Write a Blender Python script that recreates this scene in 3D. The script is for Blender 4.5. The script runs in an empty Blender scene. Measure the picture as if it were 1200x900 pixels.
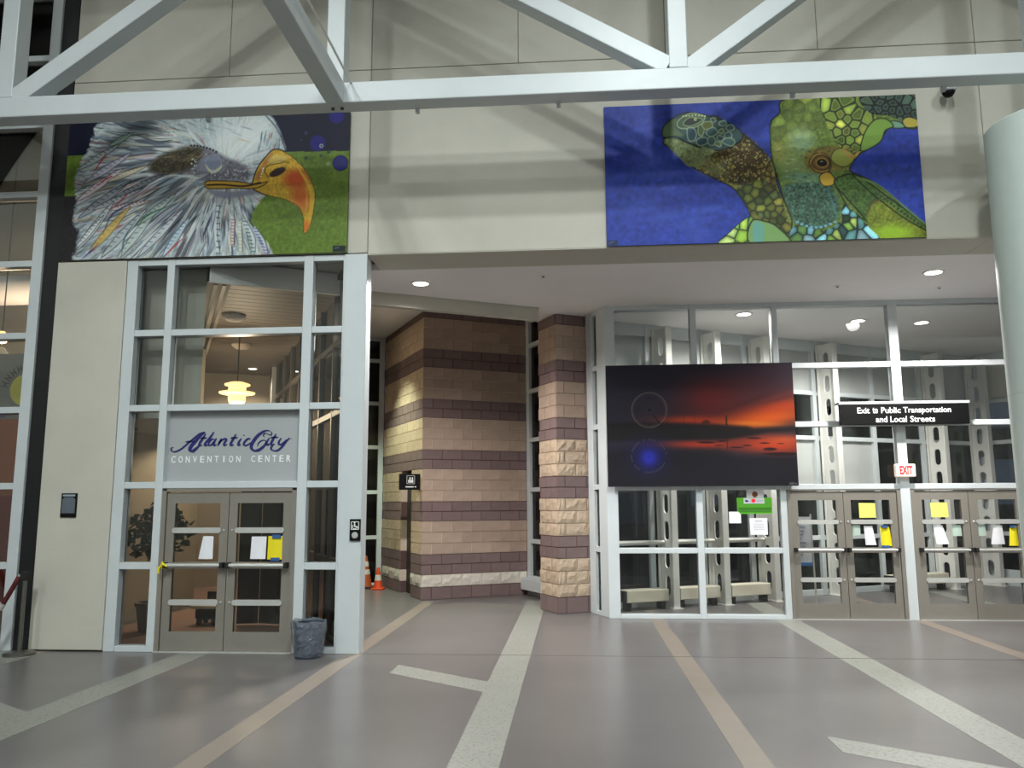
import bpy, bmesh, math, random
import numpy as np
from mathutils import Vector, Matrix
random.seed(7)
S = 1.16                      # metres per drawing unit
H = 1.62                      # eye height in drawing units
scene = bpy.context.scene
COL = scene.collection

# ------------------------------------------------------------------ camera
def cam_axes(pitch, yaw, roll):
    cy, sy, cp, sp = math.cos(yaw), math.sin(yaw), math.cos(pitch), math.sin(pitch)
    fwd = Vector((-sy*cp, cy*cp, sp)); right = Vector((cy, sy, 0)); up = right.cross(fwd)
    c, s = math.cos(roll), math.sin(roll)
    return c*right + s*up, -s*right + c*up, fwd
_r, _u, _f = cam_axes(.144844, .075948, -.004893)
cd = bpy.data.cameras.new('camera'); cam = bpy.data.objects.new('camera', cd); COL.objects.link(cam)
cd.sensor_fit = 'HORIZONTAL'; cd.sensor_width = 36; cd.lens = 942.35*36/1200
cd.clip_start = .05; cd.clip_end = 200
M = Matrix((( _r.x, _u.x, -_f.x, 0), (_r.y, _u.y, -_f.y, 0), (_r.z, _u.z, -_f.z, H*S), (0, 0, 0, 1)))
cam.matrix_world = M
scene.camera = cam

# ------------------------------------------------------------------ world, exposure, hall lamps
w = bpy.data.worlds.new('night'); scene.world = w; w.use_nodes = True
bg = w.node_tree.nodes['Background']; bg.inputs[0].default_value = (.045, .05, .1, 1); bg.inputs[1].default_value = .5
vs = scene.view_settings
vs.view_transform = 'Standard'; vs.look = 'None'; vs.gamma = 1; vs.use_curve_mapping = False; vs.exposure = 0.0
scene.display_settings.display_device = 'sRGB'
try:
    scene.cycles.transparent_max_bounces = 32; scene.cycles.max_bounces = 8
    scene.cycles.caustics_reflective = False; scene.cycles.caustics_refractive = False
except Exception: pass

def area(name, loc, target, size, watts, color, shape='DISK', spread=180):
    l = bpy.data.lights.new(name, 'AREA'); l.shape = shape; l.size = size*S; l.energy = watts; l.color = color; l.spread = math.radians(spread)
    o = bpy.data.objects.new(name, l); COL.objects.link(o); o.location = Vector(loc)*S
    o.rotation_euler = (Vector(target)-Vector(loc)).to_track_quat('-Z', 'Y').to_euler()
    return o
COOL = (.92, 1.0, .99)
for x, z, wt in ((1.5, 10.2, 92), (1.7, 12.1, 92), (-4.4, 10.4, 62), (-4.2, 12.1, 62), (6.9, 11.2, 95)):
    area('hall_lamp_offscreen', (x, .2, z), (x-.3, 7.8, 1.9), .5, wt, COOL, spread=68)
area('hall_lamp_offscreen', (0.0, 3.0, 11.8), (0, 3.0, 0), 2.2, 90, COOL, spread=110)
for x in (-9, 0, 9):          # ceiling lamps over the rear of the hall, shining straight down
    area('hall_lamp_offscreen', (x, -6.5, 11.8), (x, -6.5, 0), 2.2, 760, COOL)

# ------------------------------------------------------------------ materials
def lin(c):
    return tuple(((v/255)/12.92 if v/255 <= .04045 else ((v/255+.055)/1.055)**2.4) for v in c)
def mat(name, rgb, rough=.5, metal=0, var=0, vscale=6, bump=0, bscale=40, emit=0, objvar=0, spec=.5, speck=None):
    m = bpy.data.materials.new(name); m.use_nodes = True
    nt = m.node_tree; N = nt.nodes; L = nt.links; p = N['Principled BSDF']
    c = lin(rgb) + (1,)
    p.inputs['Base Color'].default_value = c; p.inputs['Roughness'].default_value = rough
    p.inputs['Metallic'].default_value = metal; p.inputs['Specular IOR Level'].default_value = spec
    tc = N.new('ShaderNodeTexCoord'); last = None
    if var or objvar or speck:
        rgbn = N.new('ShaderNodeRGB'); rgbn.outputs[0].default_value = c; last = rgbn.outputs[0]
    if var:
        n = N.new('ShaderNodeTexNoise'); n.inputs['Scale'].default_value = vscale; n.inputs['Detail'].default_value = 6
        n.inputs['Roughness'].default_value = .65
        L.new(tc.outputs['Object'], n.inputs['Vector'])
        mr = N.new('ShaderNodeMapRange'); mr.inputs[1].default_value = .3; mr.inputs[2].default_value = .7
        mr.inputs[3].default_value = 1-var; mr.inputs[4].default_value = 1+var; L.new(n.outputs[0], mr.inputs[0])
        h = N.new('ShaderNodeHueSaturation'); L.new(mr.outputs[0], h.inputs['Value']); L.new(last, h.inputs['Color']); last = h.outputs[0]
    if objvar:
        oi = N.new('ShaderNodeObjectInfo')
        mr = N.new('ShaderNodeMapRange'); mr.inputs[3].default_value = 1-objvar; mr.inputs[4].default_value = 1+objvar
        L.new(oi.outputs['Random'], mr.inputs[0])
        h = N.new('ShaderNodeHueSaturation'); L.new(mr.outputs[0], h.inputs['Value']); L.new(last, h.inputs['Color']); last = h.outputs[0]
    if speck:
        v = N.new('ShaderNodeTexNoise'); v.inputs['Scale'].default_value = speck[1]; v.inputs['Detail'].default_value = 2
        L.new(tc.outputs['Object'], v.inputs['Vector'])
        mr = N.new('ShaderNodeMapRange'); mr.inputs[1].default_value = .56; mr.inputs[2].default_value = .62; L.new(v.outputs[0], mr.inputs[0])
        mr.inputs[4].default_value = speck[2]
        mx = N.new('ShaderNodeMix'); mx.data_type = 'RGBA'; L.new(mr.outputs[0], mx.inputs[0]); L.new(last, mx.inputs[6])
        mx.inputs[7].default_value = lin(speck[0])+(1,); last = mx.outputs[2]
    if last is not None: L.new(last, p.inputs['Base Color'])
    if bump:
        n = N.new('ShaderNodeTexNoise'); n.inputs['Scale'].default_value = bscale; n.inputs['Detail'].default_value = 5
        L.new(tc.outputs['Object'], n.inputs['Vector'])
        b = N.new('ShaderNodeBump'); b.inputs['Strength'].default_value = bump; b.inputs['Distance'].default_value = .02
        L.new(n.outputs[0], b.inputs['Height']); L.new(b.outputs[0], p.inputs['Normal'])
    if emit:
        p.inputs['Emission Color'].default_value = c; p.inputs['Emission Strength'].default_value = emit
    return m
def glass(name, tint=(1, 1, 1), ior=1.5, rough=0):
    m = bpy.data.materials.new(name); m.use_nodes = True; nt = m.node_tree; N = nt.nodes; L = nt.links
    N.remove(N['Principled BSDF']); out = N['Material Output']
    t = N.new('ShaderNodeBsdfTransparent'); t.inputs[0].default_value = tint+(1,)
    g = N.new('ShaderNodeBsdfGlossy'); g.inputs['Roughness'].default_value = rough
    f = N.new('ShaderNodeFresnel'); f.inputs[0].default_value = ior
    mx = N.new('ShaderNodeMixShader'); L.new(f.outputs[0], mx.inputs[0]); L.new(t.outputs[0], mx.inputs[1]); L.new(g.outputs[0], mx.inputs[2])
    L.new(mx.outputs[0], out.inputs[0])
    return m
def colattr(name, rough=.45, emit=0, spec=.5):
    m = bpy.data.materials.new(name); m.use_nodes = True; nt = m.node_tree; p = nt.nodes['Principled BSDF']
    a = nt.nodes.new('ShaderNodeVertexColor'); a.layer_name = 'Col'
    nt.links.new(a.outputs[0], p.inputs['Base Color']); p.inputs['Roughness'].default_value = rough; p.inputs['Specular IOR Level'].default_value = spec
    if emit:
        nt.links.new(a.outputs[0], p.inputs['Emission Color']); p.inputs['Emission Strength'].default_value = emit
    return m
m_white = mat('white_painted_steel', (200, 206, 208), .38, var=.03, vscale=3)
m_white2 = m_white
m_post = m_white
m_beige = mat('beige_precast', (194, 190, 178), .75, var=.05, vscale=1.4, bump=.12, bscale=60)
m_pier = m_beige
m_soffit = m_beige
m_fascia = m_beige
m_ceil = mat('white_ceiling', (242, 237, 236), .8, var=.02, vscale=1)
m_black = mat('black_joint', (14, 16, 18), .5, var=.1)
m_shell = mat('hall_wall_paint', (226, 226, 222), .8, var=.03)
m_floor = mat('grey_terrazzo', (106, 102, 101), .3, var=.1, vscale=.9, speck=((126, 121, 119), 80, .35))
m_stripe_g = mat('pale_granite_inlay', (142, 142, 134), .42, var=.05, vscale=3, speck=((100, 100, 94), 34, .6))
m_stripe_t = mat('tan_granite_inlay', (130, 120, 110), .42, var=.06, vscale=3, speck=((136, 122, 108), 45, .4))
m_jointl = mat('dark_expansion_joint', (52, 42, 42), .6, var=.2)
m_purple = mat('plum_block', (120, 100, 99), .75, var=.08, vscale=5, bump=.15, bscale=60, objvar=.07)
m_tanb = mat('tan_block', (172, 150, 134), .8, var=.08, vscale=5, bump=.2, bscale=60, objvar=.08)
m_rough = mat('split_face_block', (188, 166, 144), .85, var=.14, vscale=9, bump=.7, bscale=22, objvar=.07)
m_whiteb = mat('white_split_face_block', (212, 204, 192), .85, var=.1, vscale=9, bump=.6, bscale=22, objvar=.04)
m_mortar = mat('pale_mortar', (214, 196, 180), .9, var=.08)
m_mortard = mat('plum_mortar', (92, 70, 68), .9, var=.08)
m_bronze = mat('bronze_door_metal', (138, 132, 123), .42, .2, var=.06, vscale=4)
m_steel = mat('brushed_steel', (214, 214, 210), .3, .5, var=.05, vscale=12)
m_glass = glass('clear_glass', (.93, .95, .94))
m_nglass = glass('night_glass', (.42, .47, .5))
m_darkframe = mat('dark_window_frame', (78, 72, 64), .5)
m_grayp = mat('grey_panel', (178, 180, 178), .6, var=.03)
m_perf = mat('white_perforated_steel', (226, 224, 218), .45, var=.03)
m_signgray = mat('grey_sign_panel', (165, 168, 169), .5)
m_navy = mat('navy_letters', (22, 26, 104), .5)
m_whitel = mat('white_letters', (238, 240, 240), .5)
m_blackg = mat('black_sign_face', (10, 10, 11), .5, spec=.2)
m_paper = mat('white_paper', (232, 231, 236), .7, var=.02)
m_yellow = mat('yellow_paper', (233, 216, 22), .6)
m_pale_y = mat('pale_yellow_paper', (222, 222, 112), .6)
m_paleg = mat('pale_green_paper', (176, 196, 184), .6)
m_blue = mat('blue_tape', (50, 92, 150), .6)
m_green = mat('green_sign', (98, 190, 38), .5)
m_dgreen = mat('dark_green_print', (58, 128, 24), .5)
m_orange = mat('cone_orange', (214, 74, 26), .5, var=.06)
m_dorange = mat('worn_cone_orange', (172, 80, 34), .6, var=.12)
m_cband = mat('cone_white_band', (205, 200, 190), .5, var=.08)
m_rubber = mat('black_rubber', (24, 23, 22), .7)
m_red = mat('red_velvet', (84, 20, 26), .8, var=.1)
m_warmwall = mat('warm_interior_wall', (200, 182, 160), .8, var=.04)
m_brownceil = mat('brown_slat_ceiling', (122, 110, 98), .55, var=.05)
m_dark = mat('dark_interior', (52, 44, 38), .8, var=.1)
m_leaf = mat('dark_green_leaf', (58, 72, 40), .5, var=.15, objvar=.2)
m_bark = mat('brown_bark', (84, 66, 50), .8)
m_pot = mat('grey_planter', (120, 116, 110), .7)
m_creambox = mat('cream_heater_cover', (226, 218, 198), .5)
m_carpet = mat('pink_floor_carpet', (158, 128, 114), .8, var=.06)
m_redwall = mat('dark_red_wall', (104, 34, 28), .8)
m_orangewall = mat('rust_wall', (130, 74, 44), .8)
m_cafewall = mat('cafe_beige_wall', (176, 166, 148), .8)
m_lamp = mat('warm_lamp_glow', (255, 200, 130), .5, emit=2.2)
m_down = mat('downlight_glow', (255, 248, 238), .5, emit=14)
m_exitglow = mat('exit_sign_face', (236, 214, 196), .5, emit=.55)
m_exitred = mat('exit_red', (226, 30, 48), .5, emit=.8)
m_liner = None

# ------------------------------------------------------------------ mesh builders
class Fr:
    def __init__(s, o=(0, 0, 0), ex=(1, 0, 0), ey=(0, 1, 0), ez=(0, 0, 1)):
        s.o = Vector(o); s.ex = Vector(ex); s.ey = Vector(ey); s.ez = Vector(ez)
    def P(s, a, b, c): return s.o + s.ex*a + s.ey*b + s.ez*c
W0 = Fr()
class MB:
    def __init__(s): s.v = []; s.f = []; s.m = []; s.k = 0
    def mi(s, k): s.k = k; return s
    def add(s, vs, fs):
        n = len(s.v); s.v += [tuple(p) for p in vs]; s.f += [tuple(i+n for i in f) for f in fs]; s.m += [s.k]*len(fs); return s
    def box(s, x0, x1, y0, y1, z0, z1, F=W0):
        vs = [F.P(x, y, z) for z in (z0, z1) for y in (y0, y1) for x in (x0, x1)]
        return s.add(vs, [(0, 2, 3, 1), (4, 5, 7, 6), (0, 1, 5, 4), (2, 6, 7, 3), (0, 4, 6, 2), (1, 3, 7, 5)])
    def prism(s, pts, c0, c1, F=W0):      # pts in F's (a, c) plane, extruded along F.ey from c0 to c1
        n = len(pts)
        vs = [F.P(a, c0, c) for a, c in pts] + [F.P(a, c1, c) for a, c in pts]
        return s.add(vs, [tuple(range(n)), tuple(range(2*n-1, n-1, -1))] + [(i, i+n, (i+1) % n + n, (i+1) % n) for i in range(n)])
    def slab(s, pts, z0, z1):             # plan polygon extruded in z
        n = len(pts)
        vs = [(x, y, z0) for x, y in pts] + [(x, y, z1) for x, y in pts]
        return s.add(vs, [tuple(range(n-1, -1, -1)), tuple(range(n, 2*n))] + [(i, (i+1) % n, (i+1) % n + n, i+n) for i in range(n)])
    def tube(s, pts, r, n=10, caps=True):
        pts = [Vector(p) for p in pts]; rs = r if isinstance(r, (list, tuple)) else [r]*len(pts); vs = []; prev = None
        for i, p in enumerate(pts):
            d = (pts[min(i+1, len(pts)-1)]-pts[max(i-1, 0)]).normalized()
            if prev is None:
                a = d.orthogonal().normalized()
            else:
                a = (prev - d*prev.dot(d)).normalized()
            prev = a; b = d.cross(a)
            vs += [p + (a*math.cos(t)+b*math.sin(t))*rs[i] for t in [2*math.pi*k/n for k in range(n)]]
        fs = [(i*n+k, i*n+(k+1) % n, (i+1)*n+(k+1) % n, (i+1)*n+k) for i in range(len(pts)-1) for k in range(n)]
        if caps: fs += [tuple(range(n-1, -1, -1)), tuple((len(pts)-1)*n+k for k in range(n))]
        return s.add(vs, fs)
    def lathe(s, c, prof, n=24, F=None, close=False):
        F = F or Fr(c); vs = []
        for r, z in prof: vs += [F.P(r*math.cos(2*math.pi*k/n), r*math.sin(2*math.pi*k/n), z) for k in range(n)]
        fs = [(i*n+k, i*n+(k+1) % n, (i+1)*n+(k+1) % n, (i+1)*n+k) for i in range(len(prof)-1) for k in range(n)]
        if prof[0][0] > 1e-6: fs.append(tuple(range(n-1, -1, -1)))
        if prof[-1][0] > 1e-6: fs.append(tuple((len(prof)-1)*n+k for k in range(n)))
        return s.add(vs, fs)
    def mesh(s, name, mats, org=(0, 0, 0), smooth=False, fix=True):
        me = bpy.data.meshes.new(name)
        o = Vector(org)
        me.from_pydata([((Vector(p)-o)*S)[:] for p in s.v], [], s.f)
        for m in (mats if isinstance(mats, (list, tuple)) else [mats]): me.materials.append(m)
        me.polygons.foreach_set('material_index', s.m)
        if fix:
            bm = bmesh.new(); bm.from_mesh(me); bmesh.ops.recalc_face_normals(bm, faces=bm.faces); bm.to_mesh(me); bm.free()
        if smooth: me.polygons.foreach_set('use_smooth', [True]*len(me.polygons))
        me.update(); return me
ORG = {}
def root(name, loc, label=None, cat=None, group=None, kind=None):
    o = bpy.data.objects.new(name, None); COL.objects.link(o); o.empty_display_size = .1
    o.location = Vector(loc)*S; ORG[o.name] = Vector(loc); tag(o, label, cat, group, kind); return o
def tag(o, label=None, cat=None, group=None, kind=None):
    if label: o['label'] = label
    if cat: o['category'] = cat
    if group: o['group'] = group
    if kind: o['kind'] = kind
    return o
def part(parent, name, mb, mats, smooth=False, bev=0, auto=None):
    org = ORG[parent.name] if parent else Vector((0, 0, 0))
    o = bpy.data.objects.new(name, mb.mesh(name, mats, org, smooth)); COL.objects.link(o)
    if parent: o.parent = parent
    ORG[o.name] = org
    if bev:
        b = o.modifiers.new('bevel', 'BEVEL'); b.width = bev*S; b.segments = 2; b.limit_method = 'ANGLE'
    if auto:
        o.data.polygons.foreach_set('use_smooth', [True]*len(o.data.polygons))
        try: o.data.set_sharp_from_angle(angle=math.radians(auto))
        except Exception: pass
    return o
def single(name, mb, mats, label, cat=None, kind=None, group=None, loc=None, smooth=False, bev=0, auto=None):
    loc = Vector(loc) if loc is not None else Vector((0, 0, 0))
    o = bpy.data.objects.new(name, mb.mesh(name, mats, loc, smooth)); COL.objects.link(o)
    o.location = loc*S; ORG[o.name] = loc; tag(o, label, cat, group, kind)
    if bev:
        b = o.modifiers.new('bevel', 'BEVEL'); b.width = bev*S; b.segments = 2; b.limit_method = 'ANGLE'
    if auto:
        o.data.polygons.foreach_set('use_smooth', [True]*len(o.data.polygons))
        try: o.data.set_sharp_from_angle(angle=math.radians(auto))
        except Exception: pass
    return o
def Bx(*a, F=W0): return MB().box(*a, F=F)

TH = math.radians(28)
U = Vector((math.cos(TH), math.sin(TH), 0)); V = Vector((-math.sin(TH), math.cos(TH), 0)); Z = Vector((0, 0, 1))
YA, YC, ZC = 8.83, 11.6, 4.45
RAILS = [.925, 1.82, 2.70, 3.58]

# ------------------------------------------------------------------ floor
fl = root('floor', (0, 0, 0), 'grey terrazzo concourse floor with pale inlaid stripes', kind='structure')
part(fl, 'floor_slab', Bx(-15, 15, -13, 8.845, -.2, 0), m_floor)
part(fl, 'floor_slab', Bx(-15, 15, 8.862, 18, -.2, 0), m_floor)
part(fl, 'expansion_joint', Bx(-15, 15, 8.84, 8.866, -.2, -.004), m_jointl)
for x0, x1, m in ((-4.31, -3.98, 'g'), (-2.5, -2.31, 't'), (-.81, -.49, 'g'), (1.01, 1.2, 't'), (2.7, 3.02, 'g'), (4.53, 4.72, 't'), (6.21, 6.53, 'g'), (-6.01, -5.82, 't')):
    mm = m_stripe_g if m == 'g' else m_stripe_t
    part(fl, 'inlay_stripe', Bx(x0, x1, -12, 8.845, -.01, .0015), mm)
    if x0 > -4 :
        yend = {-2.5: 13.45, -.81: 13.6, 1.01: 12.5, 2.7: 13.5, 4.53: 14.3, 6.21: 15.2}[x0]
        part(fl, 'inlay_stripe', Bx(x0, x1, 8.862, yend, -.01, .0015), mm)
def bar(pts): part(fl, 'inlay_bar', MB().slab(pts, -.01, .0016), m_stripe_g)
bar([(-1.79, 7.89), (-.81, 7.17), (-.81, 7.57), (-1.79, 8.29)])
bar([(1.71, 5.64), (2.7, 4.95), (2.7, 5.32), (1.71, 6.01)])
bar([(-4.31, 5.92), (-4.31, 6.3), (-5.35, 7.0), (-5.35, 6.62)])
bar([(-5.82, 8.15), (-6.8, 8.845), (-6.3, 8.845), (-5.82, 8.5)])

# ------------------------------------------------------------------ hall shell behind and beside the camera
single('wall_rear', Bx(-15, 15, -13.2, -13, 0, 13), m_shell, 'pale hall wall behind the viewer', kind='structure')
single('wall_left', Bx(-15.2, -15, -13, 18, 0, 13), m_shell, 'pale wall closing the hall beyond the glazed cafe front', kind='structure')
single('wall_right', Bx(15, 15.2, -13, 18, 0, 13), m_shell, 'pale wall closing the hall beyond the round column', kind='structure')
single('ceiling', Bx(-15, 15, -13, 9.3, 13, 13.2), m_shell, 'high pale hall roof', kind='structure')

# ------------------------------------------------------------------ upper precast wall
m_seal = mat('grey_joint_sealant', (128, 124, 114), .8)
wf = root('wall_front', (0, YA, ZC), 'beige precast panel wall above the entrances', kind='structure')
G = .0035
def panel(x0, x1, z0, z1, d=.3):
    part(wf, 'wall_panel', Bx(x0+G, x1-G, YA, YA+d, z0+G, z1-G), m_beige, bev=.008)
zj = 6.74
panel(-6.06, -2.34, 4.47, zj); panel(-2.34, 4.6, ZC, zj); panel(4.6, 11.5, ZC, zj)
xs = [-6.06, -4.1, -2.34, -.58, 1.14, 2.87, 4.6, 6.4, 8.2, 11.5]
for a, b in zip(xs[:-1], xs[1:]):
    panel(a, b, zj, 9.4); panel(a, b, 9.4, 13)
panel(11.5, 15, ZC, 13)
part(wf, 'wall_backing', Bx(-6.06, 15, YA+.3, YA+.34, 4.47, 13), m_black)
for zz in (zj, 9.4): part(wf, 'joint_sealant', Bx(-6.06, 15, YA+.012, YA+.03, zz-.004, zz+.004), m_seal)
for xx in xs[1:]: part(wf, 'joint_sealant', Bx(xx-.004, xx+.004, YA+.012, YA+.03, 4.46 if xx in (-2.34, 4.6) else zj, 13), m_seal)
part(wf, 'soffit_panel', Bx(-2.34, 4.6-G, YA+.306, YA+.64, ZC, ZC+.05), m_soffit)
part(wf, 'soffit_panel', Bx(4.6+G, 15, YA+.306, YA+.64, ZC, ZC+.05), m_soffit)
part(wf, 'soffit_panel', Bx(-2.34, 4.6-G, YA+.004, YA+.292, ZC-.004, ZC+.004), m_soffit)
part(wf, 'soffit_panel', Bx(4.6+G, 15, YA+.004, YA+.292, ZC-.004, ZC+.004), m_soffit)

# ------------------------------------------------------------------ ceilings
yc0 = YA+.642
cp = [(-2.35, yc0), (15, yc0), (15, 18), (10.6, 18.0), (.22, 12.62), (-.1, 12.75), (-.56, 12.55), (-.46, 11.6), (-2.76, 10.41), (-2.72, 9.9), (-2.5, yc0)]
ceil = root('ceiling_lobby', (0, 10, ZC), 'flat white ceiling under the beam and over the vestibule', kind='structure')
part(ceil, 'ceiling_slab', MB().slab(cp, ZC, ZC+.08), m_ceil)
FF = Fr((-2.76, 10.41, 0), U, V)
single('trim_1', MB().box(-.75, 2.58, 0, .12, 4.27, 4.95, F=FF), m_fascia, 'beige downstand fascia at the mouth of the side corridor', kind='structure')
single('ceiling_corridor', MB().box(-.9, 4.2, .12, 6.6, 4.93, 5.0, F=FF), m_ceil, 'corridor ceiling behind the fascia', kind='structure')

# ------------------------------------------------------------------ curtain wall helper
def curtain(name, label, F, mull, rails, a0, a1, zt, panes=True, d=(0, .15), mf=None, mg=None, gy=.1, skip=(), rh=.075, bottom=.06, top=.07, pane_mat=None, depth_t=None):
    """mull: list of (a0,a1) verticals; rails: list of z centres; skip: set of (bay, row) left open"""
    mf = mf or m_white; mg = mg or m_glass
    r = root(name, F.P((a0+a1)/2, 0, 0), label, kind='structure')
    for m in mull:
        part(r, 'mullion', MB().box(m[0], m[1], d[0], d[1], 0, zt, F=F), mf, bev=.006)
    zs = [(0, bottom)] + [(z-rh/2, z+rh/2) for z in rails] + [(zt-top, zt)]
    bays = [(mull[i][1], mull[i+1][0]) for i in range(len(mull)-1)]
    for bi, (b0, b1) in enumerate(bays):
        for zi, (z0, z1) in enumerate(zs):
            if ('t', bi, zi) in skip: continue
            part(r, 'transom', MB().box(b0, b1, d[0]+.004, d[1]-.004, z0, z1, F=F), mf, bev=.005)
        row = 0
        for zi in range(len(zs)-1):
            if (bi, zi) in skip: continue
            z0 = zs[zi][1]; z1 = zs[zi+1][0]
            pm = (pane_mat or {}).get((bi, zi), mg)
            part(r, 'panel' if pm is m_grayp else 'pane', MB().box(b0, b1, gy, gy+(.03 if pm is m_grayp else .01), z0, z1, F=F), pm)
    return r

# left entrance front
FA = Fr((0, YA, 0))
win1 = curtain('window_1', 'white framed glazed entrance front under the eagle mural', FA,
        [(-5.22, -5.09), (-4.73, -4.64), (-3.085, -2.975), (-2.62, -2.6)], RAILS, -5.22, -2.6, 4.46,
        skip={('t', 1, 0), ('t', 1, 1), (1, 0), (1, 1), (1, 2)})
part(win1, 'corner_post', Bx(-2.6, -2.34, YA-.01, YA+.2, 0, 4.46), m_post, bev=.006)
part(win1, 'panel', Bx(-4.64, -3.085, YA+.09, YA+.11, 1.857, 2.662), m_signgray)
# far left curtain wall
FL = Fr((0, YA, 0))
curtain('window_2', 'white framed tall cafe glazing beside the black joint', FL,
        [(-9.8, -9.68), (-8.05, -7.95), (-6.42, -6.29)], [.925, 1.82, 2.7, 3.58, 4.46, 5.33, 6.22, 7.1, 7.98, 8.86], -9.8, -6.29, 9.6)
single('trim_2', Bx(-6.285, -6.085, YA+.03, YA+.2, 0, 13), m_black, 'black vertical joint strip between cafe glazing and pale pier', kind='structure')
single('wall_pier', Bx(-6.08, -5.225, YA-.01, YA+.28, 0.015, 4.46), m_pier, 'pale plastered pier with a small dark plaque', kind='structure', bev=.01)
# far-left solid above cafe glazing
single('wall_left_upper', Bx(-15, -6.29, YA, YA+.2, 9.6, 13), m_beige, 'beige wall high above the cafe glazing', kind='structure')
single('wall_left_lower', Bx(-15, -9.8, YA, YA+.2, 0, 9.6), m_beige, 'beige wall at the far end of the cafe glazing', kind='structure')

# right curtain wall, plane C
FC = Fr((0, YC, 0))
rC = [.925, 1.80, 2.68, 3.52]
win3 = curtain('window_3', 'white framed vestibule glazing behind the sunset picture', FC,
        [(.46, .62), (1.71, 1.80), (2.87, 2.955), (4.5, 4.63), (6.18, 6.27), (7.9, 8.0), (9.7, 9.8)], rC, .46, 9.8, 4.45, d=(0, .14), gy=.07, mf=m_white2,
        skip={('t', 2, 0), ('t', 2, 1), (2, 0), (2, 1), ('t', 3, 0), ('t', 3, 1), (3, 0), (3, 1)})
# chamfer
pA = Vector((.465, 11.62, 0)); pB = Vector((.215, 12.2, 0)); dch = (pA-pB).normalized(); Lc = (pA-pB).length
FCh = Fr(pB, dch, Vector((-dch.y, dch.x, 0)))
curtain('window_4', 'narrow white framed glazing angled between pillar and vestibule', FCh, [(0, .19), (.36, Lc)], RAILS, 0, Lc, 4.45, d=(0, .1), gy=.05, mf=m_white2)

# ------------------------------------------------------------------ doors
def leaf(n, x0, x1, y, label, hinge):
    r = root('door_%d' % n, ((x0+x1)/2, y, 0), label, kind='structure')
    st = .095; z1 = 1.735; op = [(.215, .5), (.56, .895), (.965, 1.285), (1.345, 1.615)]
    b = MB(); b.box(x0, x0+st, y, y+.05, .012, z1); b.box(x1-st, x1, y, y+.05, .012, z1)
    zz = [.012]+[v for o in op for v in o]+[z1]
    for i in range(0, len(zz), 2): b.box(x0+st, x1-st, y, y+.05, zz[i], zz[i+1])
    part(r, 'door_frame', b, m_bronze)
    for o in op: part(r, 'pane', Bx(x0+st, x1-st, y+.02, y+.03, *o), m_glass)
    for zc in (.53, 1.315):
        a0, a1 = x0+st-.02, x1-st+.02
        pts = [(a1-.03+.03*math.cos(t), zc+.03*math.sin(t)) for t in [(-.5+k/8)*math.pi for k in range(9)]] + [(a0+.03+.03*math.cos(t), zc+.03*math.sin(t)) for t in [(.5+k/8)*math.pi for k in range(9)]]
        cb = part(r, 'crossbar', MB().prism(pts, y-.014, y-.002), m_steel)
        for xb in ((x1-.045,) if hinge < 0 else (x0+.045,)):
            part(cb, 'bolt', MB().lathe((0, 0, 0), [(.014, 0), (.014, .006), (.008, .012)], 10, F=Fr((xb, y, zc), (1, 0, 0), (0, 0, 1), (0, -1, 0))), m_steel)
    pb = part(r, 'push_bar', MB().tube([(x0+.02, y-.06, .935), (x1-.02, y-.06, .935)], .021, 12), m_steel, auto=40)
    for xx in (x0+.03, x1-.03):
        part(pb, 'bar_bracket', Bx(xx-.02, xx+.02, y-.085, y, .905, .965), m_rubber, bev=.006)
    return r
def frame(n, x0, x1, y, label, post=None):
    r = root('trim_%d' % n, ((x0+x1)/2, y, 0), label, kind='structure')
    part(r, 'door_jamb', Bx(x0-.055, x0-.006, y-.02, y+.07, 0, 1.755), m_bronze)
    part(r, 'door_jamb', Bx(x1+.006, x1+.055, y-.02, y+.07, 0, 1.755), m_bronze)
    part(r, 'door_head', Bx(x0-.006, x1+.006, y-.02, y+.07, 1.745, 1.78), m_bronze)
    part(r, 'threshold', Bx(x0-.055, x1+.055, y-.05, y+.1, 0, .01), m_steel)
yd = YA+.03
leaf(1, -4.585, -3.868, yd, 'bronze glass door leaf with yellow tape tied on its push bar', -1)
leaf(2, -3.86, -3.143, yd, 'bronze glass door leaf beside the grey lined bin', 1)
frame(3, -4.585, -3.143, yd, 'bronze door frame under the grey convention center panel')
yd2 = YC+.03
leaf(3, 3.015, 3.725, yd2, 'bronze glass door leaf in front of the blue printed poster', -1)
leaf(4, 3.733, 4.445, yd2, 'bronze glass door leaf directly below the red exit sign', 1)
frame(4, 3.015, 4.445, yd2, 'bronze door frame beside the green notice glazing')
leaf(5, 4.69, 5.40, yd2, 'bronze glass door leaf with one pale yellow sheet, column side of the white door post', -1)
leaf(6, 5.408, 6.12, yd2, 'bronze glass door leaf beside the round column with crumpled yellow sheet', 1)
frame(5, 4.69, 6.12, yd2, 'bronze door frame nearest the round column')

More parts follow.
